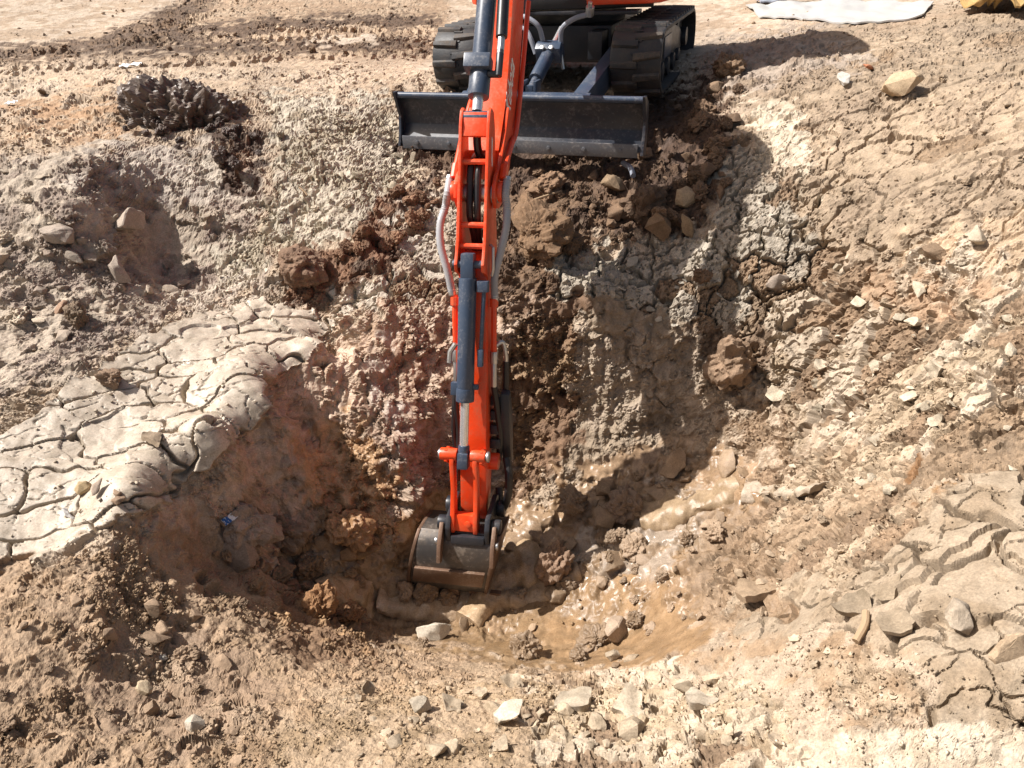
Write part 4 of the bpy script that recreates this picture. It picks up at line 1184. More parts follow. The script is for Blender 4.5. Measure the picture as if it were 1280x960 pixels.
def flake_mesh(name, seed, thick=.13, curl=.16, n=9):
    """a curled plate of dried mud: an uneven polygon, thin, turned up at its rim"""
    r = np.random.default_rng(seed)
    ang = np.sort(r.uniform(0, 2 * math.pi, n) * .4 + np.linspace(0, 2 * math.pi, n, endpoint=False) * 1.0)
    rad = .5 * r.uniform(.68, 1.05, n)
    m = 36
    A_ = np.linspace(0, 2 * math.pi, m, endpoint=False)
    px = np.interp(A_, np.append(ang, ang[0] + 2 * math.pi), np.append(rad * np.cos(ang), (rad * np.cos(ang))[0]), period=2 * math.pi)
    py = np.interp(A_, np.append(ang, ang[0] + 2 * math.pi), np.append(rad * np.sin(ang), (rad * np.sin(ang))[0]), period=2 * math.pi)
    V_, F_ = [], []
    rings = [.0, .3, .6, .85, 1.0]
    tiltx, tilty = r.uniform(-.1, .1, 2)
    def z(x, y): return curl * (x * x + y * y) * 3 * (1 + .8 * math.sin(2 * math.atan2(y, x) + seed)) + tiltx * x + tilty * y + .05 * math.sin(9 * x + seed) * math.cos(8 * y)
    for top in (1, 0):
        for k, q in enumerate(rings):
            for j in range(m):
                qq = q * (1.0 if top else .93)
                x, y = px[j] * qq, py[j] * qq
                V_.append((x, y, z(x, y) + (thick * .5 if top else -thick * .5) + (.012 * math.sin(5 * j + seed) if k == 4 else 0)))
    K = len(rings)
    for top in (0, 1):
        o = top * K * m
        for k in range(K - 1):
            for j in range(m):
                f = (o + k * m + j, o + k * m + (j + 1) % m, o + (k + 1) * m + (j + 1) % m, o + (k + 1) * m + j)
                F_.append(f[::-1] if top == 0 else f)
    for j in range(m):
        F_.append(((K - 1) * m + j, (K - 1) * m + (j + 1) % m, (2 * K - 1) * m + (j + 1) % m, (2 * K - 1) * m + j))
    bm = bmesh.new()
    vs = [bm.verts.new(v) for v in V_]
    for f in F_:
        try: bm.faces.new([vs[i] for i in f])
        except ValueError: pass
    bmesh.ops.remove_doubles(bm, verts=bm.verts, dist=1e-5)
    bmesh.ops.recalc_face_normals(bm, faces=bm.faces)
    for e in bm.edges: e.smooth = not (len(e.link_faces) == 2 and e.calc_face_angle(0) > R(40))
    for f in bm.faces: f.smooth = True
    me = bpy.data.meshes.new(name); bm.to_mesh(me); bm.free()
    me.materials.append(M_CLOD)
    return me

ROUGH = [rough_mesh('rough_clod', s, .24, .5 + .1 * (s % 3), 5, ((1, .9, .8), (1, .75, .7), (.9, 1, .75), (1, .85, .95))[s % 4]) for s in range(1, 9)]
ANG = [angular_mesh('angular_stone', 40 + s, ((1, .8, .62), (1, .65, .5), (.9, .85, .8), (1, .75, .42))[s % 4], 10 + s) for s in range(8)]
FLAKE = [flake_mesh('mud_flake', 70 + s, (.10, .14, .18)[s % 3], (.05, .10, .17)[s % 3], 6 + s % 4) for s in range(8)]
SLABBY = [angular_mesh('flat_stone', 90 + s, (1, .75, .30), 14 + s, .04) for s in range(4)]
STY = dict(rough=ROUGH, ang=ANG, flake=FLAKE, slab=SLABBY)
rr = random.Random(5)

def put(name, u, v, px, style, col, label, cat, group=None, var=None, hgt=1.0, wid=1.0, sink=.30, rot=None, tilt=.25, rough_=.85, follow=.6):
    """set one loose piece down on the visible ground under a point of the photograph; px is its width there"""
    k = ground_at(u, v)
    p = VERT[k]; n = NVf[k]
    size = px * float(Df[k]) / FPX
    lst = STY[style]
    me = lst[var % len(lst)] if var is not None else rr.choice(lst)
    o = bpy.data.objects.new(name, me)
    COL.objects.link(o)
    nn = Vector(n.tolist()).lerp(Vector((0, 0, 1)), 1 - follow).normalized()
    q = Vector((0, 0, 1)).rotation_difference(nn)
    rz = rr.uniform(0, 6.28) if rot is None else rot
    e = Matrix.Rotation(rr.uniform(-tilt, tilt), 4, 'X') @ Matrix.Rotation(rr.uniform(-tilt, tilt), 4, 'Y')
    ext = {'flake': .10, 'slab': .15}.get(style, .36) * hgt
    pos = Vector(p.tolist()) + nn * size * (ext - sink * ext * 1.6)
    o.matrix_world = Matrix.Translation(pos) @ q.to_matrix().to_4x4() @ e @ Matrix.Rotation(rz, 4, 'Z') @ Matrix.Diagonal((size * wid, size, size * hgt, 1))
    c = alb[k] * 1.12 if col is None else np.array(col)
    c = c * rr.uniform(.70, 1.08)
    o.color = (float(c[0]), float(c[1]), float(c[2]), rough_)
    return tag(o, label, cat, group)

TANC, BRN, DBR, GRY, PAL, ORN = (.45, .34, .22), (.24, .15, .09), (.13, .085, .055), (.34, .29, .24), (.52, .45, .355), (.36, .20, .09)
NAMED = [
 ('boulder', 1130, 112, 56, 'ang', TANC, 'flat-topped sandy boulder alone on the right ridge', 'boulder', dict(var=6, hgt=.8, sink=.25, tilt=.1, wid=1.2)),
 ('stone_block', 1053, 102, 27, 'ang', (.55, .52, .47), 'pale grey squared block left of the sandy boulder on the ridge', 'stone', dict(var=1, sink=.2)),
 ('brick_fragment', 1086, 84, 17, 'ang', (.50, .21, .11), 'small orange-red brick fragment behind the pale grey block', 'brick', dict(var=3)),
 ('boulder', 375, 345, 62, 'rough', (.20, .125, .08), 'round brown clod the size of a football at the end of the red soil strip', 'clod', dict(var=0, sink=.15, hgt=1.1, follow=.2)),
 ('clay_clod', 142, 478, 32, 'rough', (.22, .15, .10), 'round brown clod resting on the upper edge of the cracked pale slab', 'clod', dict(var=4, sink=.1)),
 ('clay_clod', 100, 398, 30, 'rough', (.25, .18, .12), 'brown clod on the grey slope above the cracked slab', 'clod', dict(var=2, sink=.2)),
 ('clay_clod', 75, 386, 26, 'slab', (.28, .18, .12), 'flat reddish clod just left of the brown clod on the grey slope', 'clod', dict(var=2)),
 ('stone_block', 845, 586, 50, 'ang', (.33, .24, .16), 'sharp-edged box-shaped clay block above the wet ledge right of the arm', 'clay block', dict(var=0, hgt=1.1, sink=.12, rot=.7)),
 ('clay_clod', 690, 716, 46, 'rough', (.25, .165, .11), 'tall pointed brown clod standing right of the bucket', 'clod', dict(var=5, hgt=1.75, sink=.2, follow=.1)),
 ('clay_wedge', 768, 792, 56, 'ang', (.36, .275, .20), 'grey-brown wedge of clay stuck upright in the wet pit floor', 'clay block', dict(var=5, hgt=1.1, sink=.25, follow=.2)),
 ('clay_clod', 780, 634, 50, 'rough', (.23, .165, .12), 'lumpy brown clod on the lower right wall, rightmost of three', 'clod', dict(var=1, sink=.2)),
 ('stone', 755, 618, 32, 'ang', (.26, .185, .12), 'upright rounded rock between two clods on the lower right wall', 'rock', dict(var=6, hgt=1.4, sink=.2, follow=.2)),
 ('clay_clod', 711, 630, 44, 'rough', (.27, .19, .125), 'brown mud-caked clod nearest the arm on the lower right wall', 'clod', dict(var=3, sink=.2)),
 ('boulder', 672, 300, 82, 'rough', (.22, .135, .075), 'large crumbly brown clod right beside the arm below the blade', 'clod', dict(var=7, sink=.3, hgt=.95)),
 ('clay_clod', 682, 238, 58, 'rough', (.20, .125, .075), 'long brown clod under the middle of the blade', 'clod', dict(var=1, hgt=.8)),
 ('stone', 763, 240, 40, 'ang', (.36, .255, .155), 'upright tan rock below the right half of the blade', 'rock', dict(var=4, hgt=1.2, sink=.25)),
 ('clay_clod', 800, 262, 56, 'rough', (.165, .105, .065), 'large dark crumbly clod above the two tan stones', 'clod', dict(var=6, sink=.25)),
 ('clay_block', 818, 292, 46, 'ang', (.27, .175, .10), 'squared brown clod below the large dark crumbly clod', 'clod', dict(var=2, sink=.15)),
 ('stone', 857, 252, 36, 'ang', (.43, .32, .20), 'rounded tan stone, upper of two on the dark soil', 'stone', dict(var=6, sink=.15)),
 ('stone', 856, 282, 38, 'ang', (.37, .265, .16), 'angular tan stone, lower of two on the dark soil', 'stone', dict(var=0, sink=.15)),
 ('clay_clod', 872, 222, 34, 'rough', (.17, .105, .06), 'dark clod at the right margin of the dark soil', 'clod', dict(var=3)),
 ('clay_clod', 906, 92, 44, 'rough', (.25, .165, .10), 'tan-brown clod on the dark bank right of the right track', 'clod', dict(var=5)),
 ('clay_clod', 892, 112, 36, 'slab', (.26, .175, .11), 'flat brown clod on the dark bank in front of the right track', 'clod', dict(var=1, hgt=1.5)),
 ('stone', 876, 345, 24, 'rough', (.20, .125, .075), 'small brown stone on the pale crazed clay in the shade', 'stone', dict(var=2)),
 ('stone', 790, 328, 25, 'ang', (.44, .40, .33), 'small light stone at the left end of the pale crazed clay', 'stone', dict(var=1)),
 ('clay_slab', 972, 356, 42, 'slab', (.33, .27, .22), 'grey slab tipped on edge at the shadow boundary', 'clay block', dict(var=0, hgt=1.6, tilt=.6)),
 ('stone', 1217, 300, 36, 'ang', (.46, .385, .29), 'pale pyramid-shaped stone on the right slope', 'stone', dict(var=5, hgt=1.2, sink=.15)),
 ('clay_clod', 1164, 315, 34, 'ang', (.28, .195, .125), 'brown broken clod left of the pale pyramid-shaped stone', 'clod', dict(var=4, sink=.2)),
 ('clay_lump', 912, 470, 64, 'rough', (.25, .17, .11), 'tall brown torn lump jutting from the shaded back wall', 'clay lump', dict(var=6, hgt=1.5, sink=.35, follow=.2)),
 ('stone_block', 541, 795, 52, 'ang', (.50, .44, .35), 'pale grey clay block on the pit floor in front of the bucket', 'clay block', dict(var=0, hgt=.9, sink=.2, rot=.2)),
 ('stone_block', 640, 900, 50, 'ang', (.55, .48, .375), 'pale angular clay block on the near bank', 'clay block', dict(var=4, hgt=1.0, sink=.2)),
 ('clay_slab', 303, 692, 62, 'slab', (.31, .235, .175), 'oval grey slab leaning in the hollow below the pale slab', 'clay block', dict(var=3, hgt=1.6, tilt=.5, sink=.2)),
 ('mud_lump', 308, 655, 66, 'rough', (.32, .245, .185), 'smooth grey-brown mud lump at the left of the hollow', 'mud lump', dict(var=7, hgt=.7, sink=.35, rough_=.5)),
 ('mud_lump', 355, 662, 62, 'rough', (.29, .20, .13), 'rounded brown mud lump in the middle of the hollow', 'mud lump', dict(var=4, hgt=.8, sink=.35, rough_=.5)),
 ('mud_lump', 436, 660, 60, 'rough', (.31, .175, .085), 'orange-brown mud lump at the foot of the wall left of the bucket', 'mud lump', dict(var=2, hgt=.9, sink=.3, rough_=.5)),
 ('mud_lump', 458, 695, 46, 'ang', (.36, .22, .10), 'ochre wedge of mud left of the bucket', 'mud lump', dict(var=3, sink=.25, rough_=.5)),
 ('clay_clod', 395, 755, 46, 'rough', (.26, .14, .065), 'rust-coloured crumbly clod left of the mud fold', 'clod', dict(var=0, sink=.25)),
 ('clay_clod', 436, 772, 34, 'rough', (.22, .12, .06), 'darker rust-coloured clod right of the larger rusty one', 'clod', dict(var=5, sink=.25)),
 ('mud_flake', 192, 553, 50, 'flake', (.30, .23, .16), 'loose brown disc of mud lying on the cracked slab', 'mud flake', dict(var=0, hgt=1.2, sink=.0, tilt=.1)),
 ('stone', 103, 610, 24, 'ang', (.40, .30, .17), 'small ochre stone on the cracked slab', 'stone', dict(var=6, sink=.15)),
 ('mud_chip', 125, 613, 28, 'ang', (.33, .26, .20), 'grey-brown chip right of the ochre stone on the slab', 'mud chip', dict(var=3, sink=.1)),
 ('mud_chip', 152, 628, 34, 'slab', (.24, .165, .11), 'long dark chip lying low on the cracked slab', 'mud chip', dict(var=2, wid=.6, hgt=1.2, sink=.1)),
 ('mud_chip', 146, 617, 24, 'slab', (.30, .21, .14), 'thin brown sliver above the long dark chip', 'mud chip', dict(var=1, wid=.5, sink=.1)),
 ('stone', 158, 284, 66, 'ang', (.34, .28, .225), 'grey wedge-shaped rock face on the left slope', 'rock', dict(var=0, hgt=1.1, sink=.35)),
 ('stone', 147, 345, 44, 'ang', (.32, .265, .215), 'grey angular rock low on the left slope above the slab', 'rock', dict(var=3, hgt=1.2, sink=.2)),
 ('stone', 72, 298, 46, 'ang', (.32, .265, .215), 'grey angular rock highest on the far left slope', 'rock', dict(var=4, hgt=1.0, sink=.3)),
 ('stone', 95, 322, 30, 'ang', (.30, .25, .2), 'grey rock between two larger ones on the left slope', 'rock', dict(var=5, sink=.3)),
 ('stone', 240, 910, 32, 'ang', (.46, .40, .32), 'pale rounded stone on the near left bank', 'stone', dict(var=6, sink=.2)),
 ('stone', 180, 862, 38, 'slab', (.38, .30, .20), 'long tan stone in the dark near left gully', 'stone', dict(var=3, wid=.6, hgt=1.3)),
 ('stone', 202, 822, 20, 'slab', (.48, .45, .40), 'light grey flat stone highest in the near left gully', 'stone', dict(var=0)),
 ('clay_slab', 855, 838, 64, 'slab', (.55, .47, .36), 'long pale clay slab at the right rim of the wet pit floor', 'clay block', dict(var=1, wid=1.1, hgt=1.3, sink=.2)),
 ('stone', 764, 822, 26, 'ang', (.44, .36, .26), 'small pale stone on the wet floor under the clay wedge', 'stone', dict(var=4)),
 ('stone', 786, 824, 26, 'slab', (.40, .31, .21), 'flat stone right of the small pale one under the wedge', 'stone', dict(var=2)),
 ('clay_cone', 1194, 768, 58, 'ang', (.40, .33, .25), 'cone of grey clay with a pale tip on the large cracked plates', 'clay block', dict(var=7, hgt=1.1, sink=.3, tilt=.05)),
 ('clay_clod', 1255, 812, 66, 'ang', (.36, .27, .18), 'broad brown clod on the large cracked plates at the right edge', 'clod', dict(var=1, hgt=.8, sink=.3)),
 ('mud_flake', 1110, 742, 58, 'flake', None, 'broad curled plate with a pale rim, topmost of three', 'mud flake', dict(var=1, sink=.1)),
 ('mud_flake', 1070, 764, 52, 'flake', None, 'curled pale plate above the small wooden stick', 'mud flake', dict(var=2, sink=.1)),
 ('mud_flake', 1120, 780, 62, 'flake', None, 'broad dimpled plate right of the small wooden stick', 'mud flake', dict(var=3, sink=.1)),
 ('mud_flake', 950, 748, 66, 'flake', None, 'large grey plate with a pale left rim at the pit edge', 'mud flake', dict(var=4, sink=.15)),
 ('mud_flake', 722, 880, 60, 'flake', (.52, .44, .33), 'pale hollowed plate leftmost in the bottom row', 'mud flake', dict(var=7, sink=.1)),
 ('mud_flake', 790, 885, 62, 'flake', (.54, .46, .35), 'pale broad plate in the middle of the bottom row', 'mud flake', dict(var=5, sink=.1)),
 ('mud_flake', 870, 880, 60, 'flake', (.56, .48, .37), 'pale bright plate rightmost in the bottom row', 'mud flake', dict(var=1, sink=.1)),
 ('clay_clod', 527, 885, 42, 'ang', (.50, .43, .33), 'pale broken clod left of the angular block on the near bank', 'clod', dict(var=7)),
 ('stone', 500, 118, 20, 'rough', (.34, .25, .17), 'small tan stone just above the left corner of the blade', 'stone', dict(var=3, hgt=1.2)),
]
for nm, u, v, px, st, c, lab, cat, kw in NAMED:
    put(nm, u, v, px, st, c, lab, cat, **kw)

LMK = []
SCAT = []
def scatter(n, poly, pxr, styles, col, name, label, cat, group, **kw):
    us = [p[0] for p in poly]; vs = [p[1] for p in poly]
    done = 0
    for _ in range(n * 30):
        if done >= n: break
        u, v = rr.uniform(min(us), max(us)), rr.uniform(min(vs), max(vs))
        ins = False
        for k in range(len(poly)):
            a, b = poly[k], poly[(k + 1) % len(poly)]
            if (a[1] <= v) != (b[1] <= v) and u < a[0] + (v - a[1]) * (b[0] - a[0]) / (b[1] - a[1]): ins = not ins
        if not ins or not (0 < u < 1280 and 0 < v < 960): continue
        if 575 < u < 650 and v < 560 or 490 < u < 640 and 560 < v < 745 or 490 < u < 810 and v < 195: continue
        px = pxr[0] * (pxr[1] / pxr[0]) ** (rr.random() ** 1.6)
        o = put(name, u, v, px, rr.choice(styles), col, label, cat, group, sink=rr.uniform(.15, .5), hgt=rr.uniform(.7, 1.1), wid=rr.uniform(.75, 1.1), tilt=.5, **kw)
        done += 1
        SCAT.append((o, u, v, px, group))

scatter(84, [(640,200),(810,195),(880,70),(930,110),(910,230),(850,300),(720,330),(640,330)], (10, 40), ['rough', 'rough', 'ang'], (.18, .115, .07), 'clay_clod', 'crumbly dark brown clod on the dug soil below the blade', 'clod', 'brown clods below the blade')
scatter(40, [(360,370),(440,320),(520,295),(570,220),(520,210),(430,310)], (8, 30), ['rough'], (.21, .12, .07), 'clay_clod', 'red-brown crumb of soil on the reddish strip left of the arm', 'clod', 'red-brown clods left of the arm')
scatter(34, [(0,210),(330,190),(340,330),(200,400),(0,480)], (9, 30), ['ang', 'slab', 'rough'], None, 'stone', 'grey stone bedded in the grey left slope', 'stone', 'grey stones on the left slope')
scatter(22, [(340,150),(490,150),(550,210),(430,300),(340,330)], (7, 20), ['rough', 'ang'], None, 'stone', 'pale lump on the light slope left of the blade', 'stone', 'pale lumps left of the blade')
scatter(54, [(930,420),(1050,330),(1270,390),(1270,600),(1100,640),(960,570)], (9, 36), ['flake', 'flake', 'slab', 'ang'], (.50, .43, .325), 'mud_flake', 'dry pale flake of mud on the bright right slope', 'mud flake', 'pale flakes on the right slope')
scatter(22, [(940,130),(1270,60),(1270,340),(1060,320)], (6, 20), ['ang', 'rough'], None, 'stone', 'tan stone on the upper right slope', 'stone', 'tan stones on the upper right slope')
scatter(44, [(640,690),(720,620),(880,560),(980,600),(960,700),(880,800),(760,860),(560,850),(480,800),(560,770)], (13, 56), ['ang', 'slab', 'slab', 'rough'], (.29, .205, .13), 'mud_block', 'broken wet mud block on the pit floor', 'mud block', 'broken mud blocks on the pit floor', rough_=.5)
scatter(44, [(700,640),(880,580),(960,640),(940,760),(800,800),(700,740)], (9, 40), ['ang', 'rough', 'slab'], (.31, .225, .15), 'clay_clod', 'brown clod on the muddy right side of the pit floor', 'clod', 'brown clods on the muddy slope', rough_=.6)
scatter(40, [(250,690),(420,640),(490,690),(420,760),(300,740)], (10, 40), ['rough', 'ang'], (.31, .205, .12), 'clay_clod', 'brown clod in the hollow left of the bucket', 'clod', 'brown clods in the hollow')
scatter(90, [(420,860),(900,830),(1000,900),(960,955),(420,955)], (9, 50), ['ang', 'slab', 'flake', 'ang'], (.43, .345, .245), 'clay_chunk', 'pale dry clod on the near bank', 'clod', 'pale clods on the near bank')
scatter(60, [(0,740),(180,700),(330,760),(400,850),(300,955),(0,955)], (9, 44), ['rough', 'ang', 'slab'], (.29, .205, .135), 'clay_clod', 'brown clod on the near left bank', 'clod', 'brown clods on the near left bank')
scatter(28, [(960,640),(1080,640),(1060,720),(940,780),(900,720)], (8, 24), ['ang', 'flake', 'rough'], (.38, .29, .20), 'clay_clod', 'broken clay piece on the brown right slope', 'clod', 'broken clay on the right slope')
scatter(26, [(980,790),(1150,800),(1190,900),(1000,900)], (6, 18), ['ang', 'flake'], (.47, .385, .28), 'clay_chip', 'small pale chip on the sandy patch at the lower right', 'clay chip', 'pale chips at the lower right')
scatter(20, [(300,20),(540,70),(480,130),(60,140),(0,110)], (5, 14), ['rough', 'ang'], (.24, .16, .1), 'clay_clod', 'small brown clod on the flat ground behind the pit', 'clod', 'small clods on the flat ground')
scatter(34, [(250,110),(320,120),(335,190),(300,215),(200,175),(150,170),(150,150)], (8, 26), ['rough'], (.10, .07, .055), 'wet_clod', 'dark wet clod spilled from the heap on the left rim', 'clod', 'dark wet clods by the heap', rough_=.55)
scatter(24, [(690,330),(860,300),(960,330),(900,430),(740,400)], (7, 20), ['flake', 'ang', 'slab'], (.44, .40, .33), 'mud_flake', 'light grey flake on the crazed clay in the arm shadow', 'mud flake', 'light flakes on the crazed clay')

LANDMARK = [(375,340,'the round football-sized clod'),(142,475,'the round clod on the slab edge'),(845,585,'the sharp-edged clay block'),(690,710,'the tall pointed clod'),(768,790,'the upright clay wedge'),
 (672,300,'the large crumbly clod beside the arm'),(800,262,'the large dark crumbly clod'),(857,265,'the pair of tan stones'),(763,240,'the upright tan rock'),(1130,110,'the sandy boulder'),(1053,100,'the pale squared block'),
 (972,356,'the tipped grey slab'),(1217,300,'the pyramid-shaped stone'),(912,470,'the tall torn lump'),(541,795,'the grey block before the bucket'),(640,900,'the pale angular block'),(303,692,'the leaning oval slab'),
 (436,660,'the orange-brown mud lump'),(395,755,'the rusty clod'),(158,284,'the grey wedge-shaped rock'),(72,298,'the highest grey rock'),(240,910,'the pale rounded stone'),(180,862,'the long tan stone'),(855,838,'the long pale clay slab'),
 (1194,768,'the clay cone'),(1255,812,'the broad brown clod'),(1110,742,'the broad curled plate'),(1070,800,'the wooden stick'),(950,748,'the large grey plate'),(790,885,'the bottom row of plates'),(240,140,'the dark wet heap'),
 (92,644,'the paper strip'),(163,81,'the white scrap'),(500,150,'the left blade end'),(800,190,'the right blade end'),(840,100,'the right track'),(560,90,'the left track'),(1050,15,'the whitish sheet'),(780,634,'the three clods on the wall'),(980,608,'the grey ledge'),(1190,605,'the rusty soil patch'),(1020,290,'the tip of the boom shadow')]
ORD = ['nearest', 'second nearest', 'third nearest', 'fourth nearest', 'fifth nearest', 'sixth nearest', 'seventh nearest', 'eighth nearest', 'ninth nearest', 'tenth nearest', 'eleventh nearest', 'twelfth nearest', 'thirteenth nearest', 'fourteenth nearest', 'fifteenth nearest', 'sixteenth nearest', 'seventeenth nearest', 'eighteenth nearest']
def label_scatter():
    sets = {}
    for o, u, v, px, g in SCAT:
        du, dv, nm = min(((u - a, v - b, c) for a, b, c in LANDMARK), key=lambda q: q[0] ** 2 + q[1] ** 2)
        rel = ('right of' if du > 0 else 'left of') if abs(du) > abs(dv) else ('below' if dv > 0 else 'above')
        noun = o.name.split('.')[0].split('_')[-1]
        shape = {'rough': 'crumbly', 'angular': 'angular', 'mud': 'flat', 'flat': 'flat'}[o.data.name.split('_')[0]]
        c = o.color; lum = .3 * c[0] + .6 * c[1] + .1 * c[2]
        colr = 'dark brown' if lum < .12 else 'brown' if lum < .24 else 'tan' if lum < .33 else 'pale'
        size = 'tiny' if px < 12 else 'small' if px < 19 else 'larger'
        sets.setdefault((size, shape, colr, noun, rel, nm), []).append((du * du + dv * dv, o))
    for (size, shape, colr, noun, rel, nm), L_ in sets.items():
        L_.sort(key=lambda q: q[0])
        for k, (d, o) in enumerate(L_):
            o['label'] = f'{size} {shape} {colr} {noun} {rel} {nm}' + ('' if len(L_) == 1 else f', {ORD[min(k, 17)]}')
label_scatter()

# dark wet heap on the left rim
def heap():
    k = ground_at(228, 142)
    c = VERT[k].astype(float) + np.array([0, .02, -.02])
    lumps = [(-.22, .02, .10, .22), (-.10, .04, .12, .20), (.08, .02, .10, .18), (.22, -.05, .06, .16), (-.16, -.10, .06, .16), (.02, -.12, .05, .16)]
    bm = bmesh.new()
    bmesh.ops.create_icosphere(bm, subdivisions=6, radius=1)
    V_ = np.array([v.co[:] for v in bm.verts], np.float32)
    n = V_.copy()
    V_ *= np.array([.36, .18, .07], np.float32)
    d = 0
    for a, b, h, r in lumps:
        q = np.sqrt(((V_ - np.array([a, b, h])) ** 2).sum(1))
        d = d + np.clip(1 - q / r, 0, 1) * .10
    Q = V_ + 5
    d = d + .05 * fbm(Q, .30, 2, 201) + .05 * np.abs(fbm(Q, .13, 3, 203)) + .050 * fbm(Q, .06, 3, 205) + .03 * fbm(Q, .025, 2, 207)
    V_ += n * d[:, None]
    for v, p in zip(bm.verts, V_): v.co = p
    for f in bm.faces: f.smooth = False
    me = bpy.data.meshes.new('soil_heap'); bm.to_mesh(me); bm.free()
    o = link('soil_heap', me, M_CLOD)
    o.location = tuple(c); o.color = (.125, .092, .072, .42)
    tag(o, 'dark wet heap of freshly dug soil on the left rim', 'soil heap')
heap()

# thick wet folds of mud pushed up round the bucket
def fold(path, width, thick, lift, col, label, rgh=.24, seed=1, wob=.25):
    pts = []
    for u, v in path:
        k = ground_at(u, v)
        pts.append(VERT[k].astype(float) + np.array([0, 0, lift]))
    c = curve_pts(pts, 14)
    prof = [(-.5, -1.2), (-.52, .25), (-.46, .70), (-.24, .92), (0, 1.0), (.22, .9), (.42, .55), (.56, -.2), (.56, -1.2)]
    m = len(prof)
    V_, F_ = [], []
    for i, p in enumerate(c):
        t = c[min(i + 1, len(c) - 1)] - c[max(i - 1, 0)]; t /= np.linalg.norm(t) + 1e-9
        s = np.cross(t, [0, 0, 1]); s /= np.linalg.norm(s) + 1e-9
        q = i / (len(c) - 1)
        w = 1.5 * width * (.6 + .4 * math.sin(math.pi * min(1, .15 + q * .75))) * (1 + wob * math.sin(7 * q + seed))
        for a, h in prof:
            V_.append(p + s * a * w + np.array([0, 0, h * .75 * thick * (1 + .3 * math.sin(5 * q + seed * 2))]))
    for i in range(len(c) - 1):
        for j in range(m - 1):
            F_.append((i * m + j, i * m + j + 1, (i + 1) * m + j + 1, (i + 1) * m + j))
        F_.append((i * m + m - 1, i * m, (i + 1) * m, (i + 1) * m + m - 1))
    F_ += [tuple(range(m)), tuple(range((len(c) - 1) * m, len(c) * m))[::-1]]
    bm = bmesh.new()
    vs = [bm.verts.new(tuple(v)) for v in V_]
    for f in F_: bm.faces.new([vs[i] for i in f])
    bmesh.ops.recalc_face_normals(bm, faces=bm.faces)
    bmesh.ops.subdivide_edges(bm, edges=bm.edges, cuts=2, use_grid_fill=True)
    bm.normal_update()
    A_ = np.array([v.co[:] for v in bm.verts], np.float32)
    d = .034 * fbm(A_, .17, 2, 301 + seed) + .010 * fbm(A_, .05, 2, 305 + seed)
    for v, k in zip(bm.verts, d): v.co += v.normal * float(k)
    o_ = np.mean(pts, 0)
    bmesh.ops.translate(bm, verts=bm.verts, vec=tuple(-o_))
    bm.normal_update()
    for e in bm.edges: e.smooth = not (len(e.link_faces) == 2 and e.calc_face_angle(0) > R(55))
    for f in bm.faces: f.smooth = True
    me = bpy.data.meshes.new('mud_fold'); bm.to_mesh(me); bm.free()
    o = link('mud_fold', me, M_CLOD)
    o.location = tuple(o_); o.color = (*col, rgh)
    return tag(o, label, 'mud fold')
fold([(402,738),(430,728),(458,735),(474,752)], .13, .05, -.01, (.42, .295, .18), 'glossy ochre mud fold farthest left of the bucket', .26, 1)
fold([(474,738),(505,752),(540,758),(575,755),(600,748)], .11, .05, .0, (.43, .32, .22), 'smooth pinkish mud slab pressed up in front of the bucket lip', .22, 2)
fold([(585,778),(612,752),(632,722),(655,700),(675,690)], .14, .075, .0, (.40, .285, .175), 'thick glossy mud fold curling past the right corner of the bucket', .22, 3)
fold([(618,752),(650,742),(690,730),(720,716)], .075, .04, .0, (.36, .26, .165), 'thin mud fold lying behind the tall pointed clod', .3, 4)
fold([(640,690),(652,668),(668,650),(690,640)], .12, .04, .0, (.29, .20, .125), 'wet mud slab sloping up beside the bucket linkage', .3, 5)
fold([(800,640),(840,632),(880,622),(920,600)], .13, .05, -.01, (.31, .225, .14), 'smooth ochre mud ledge right of the three clods', .4, 6)
fold([(930,612),(962,608),(1000,612),(1030,606)], .07, .035, -.01, (.40, .33, .25), 'grey undercut clay ledge above the brown right slope', .6, 7)
for u, v, px in ((505, 742, 28), (530, 744, 38), (555, 746, 32), (578, 747, 28)):
    put('mud_clod', u, v, px, 'rough', (.26, .175, .11), 'crumbly brown mud clod lying along the buried bucket lip, ' + {505: 'farthest left', 530: 'second from the left', 555: 'third from the left', 578: 'farthest right'}[u], 'mud clod', 'mud clods along the bucket lip', sink=.1, hgt=.8, rough_=.5)

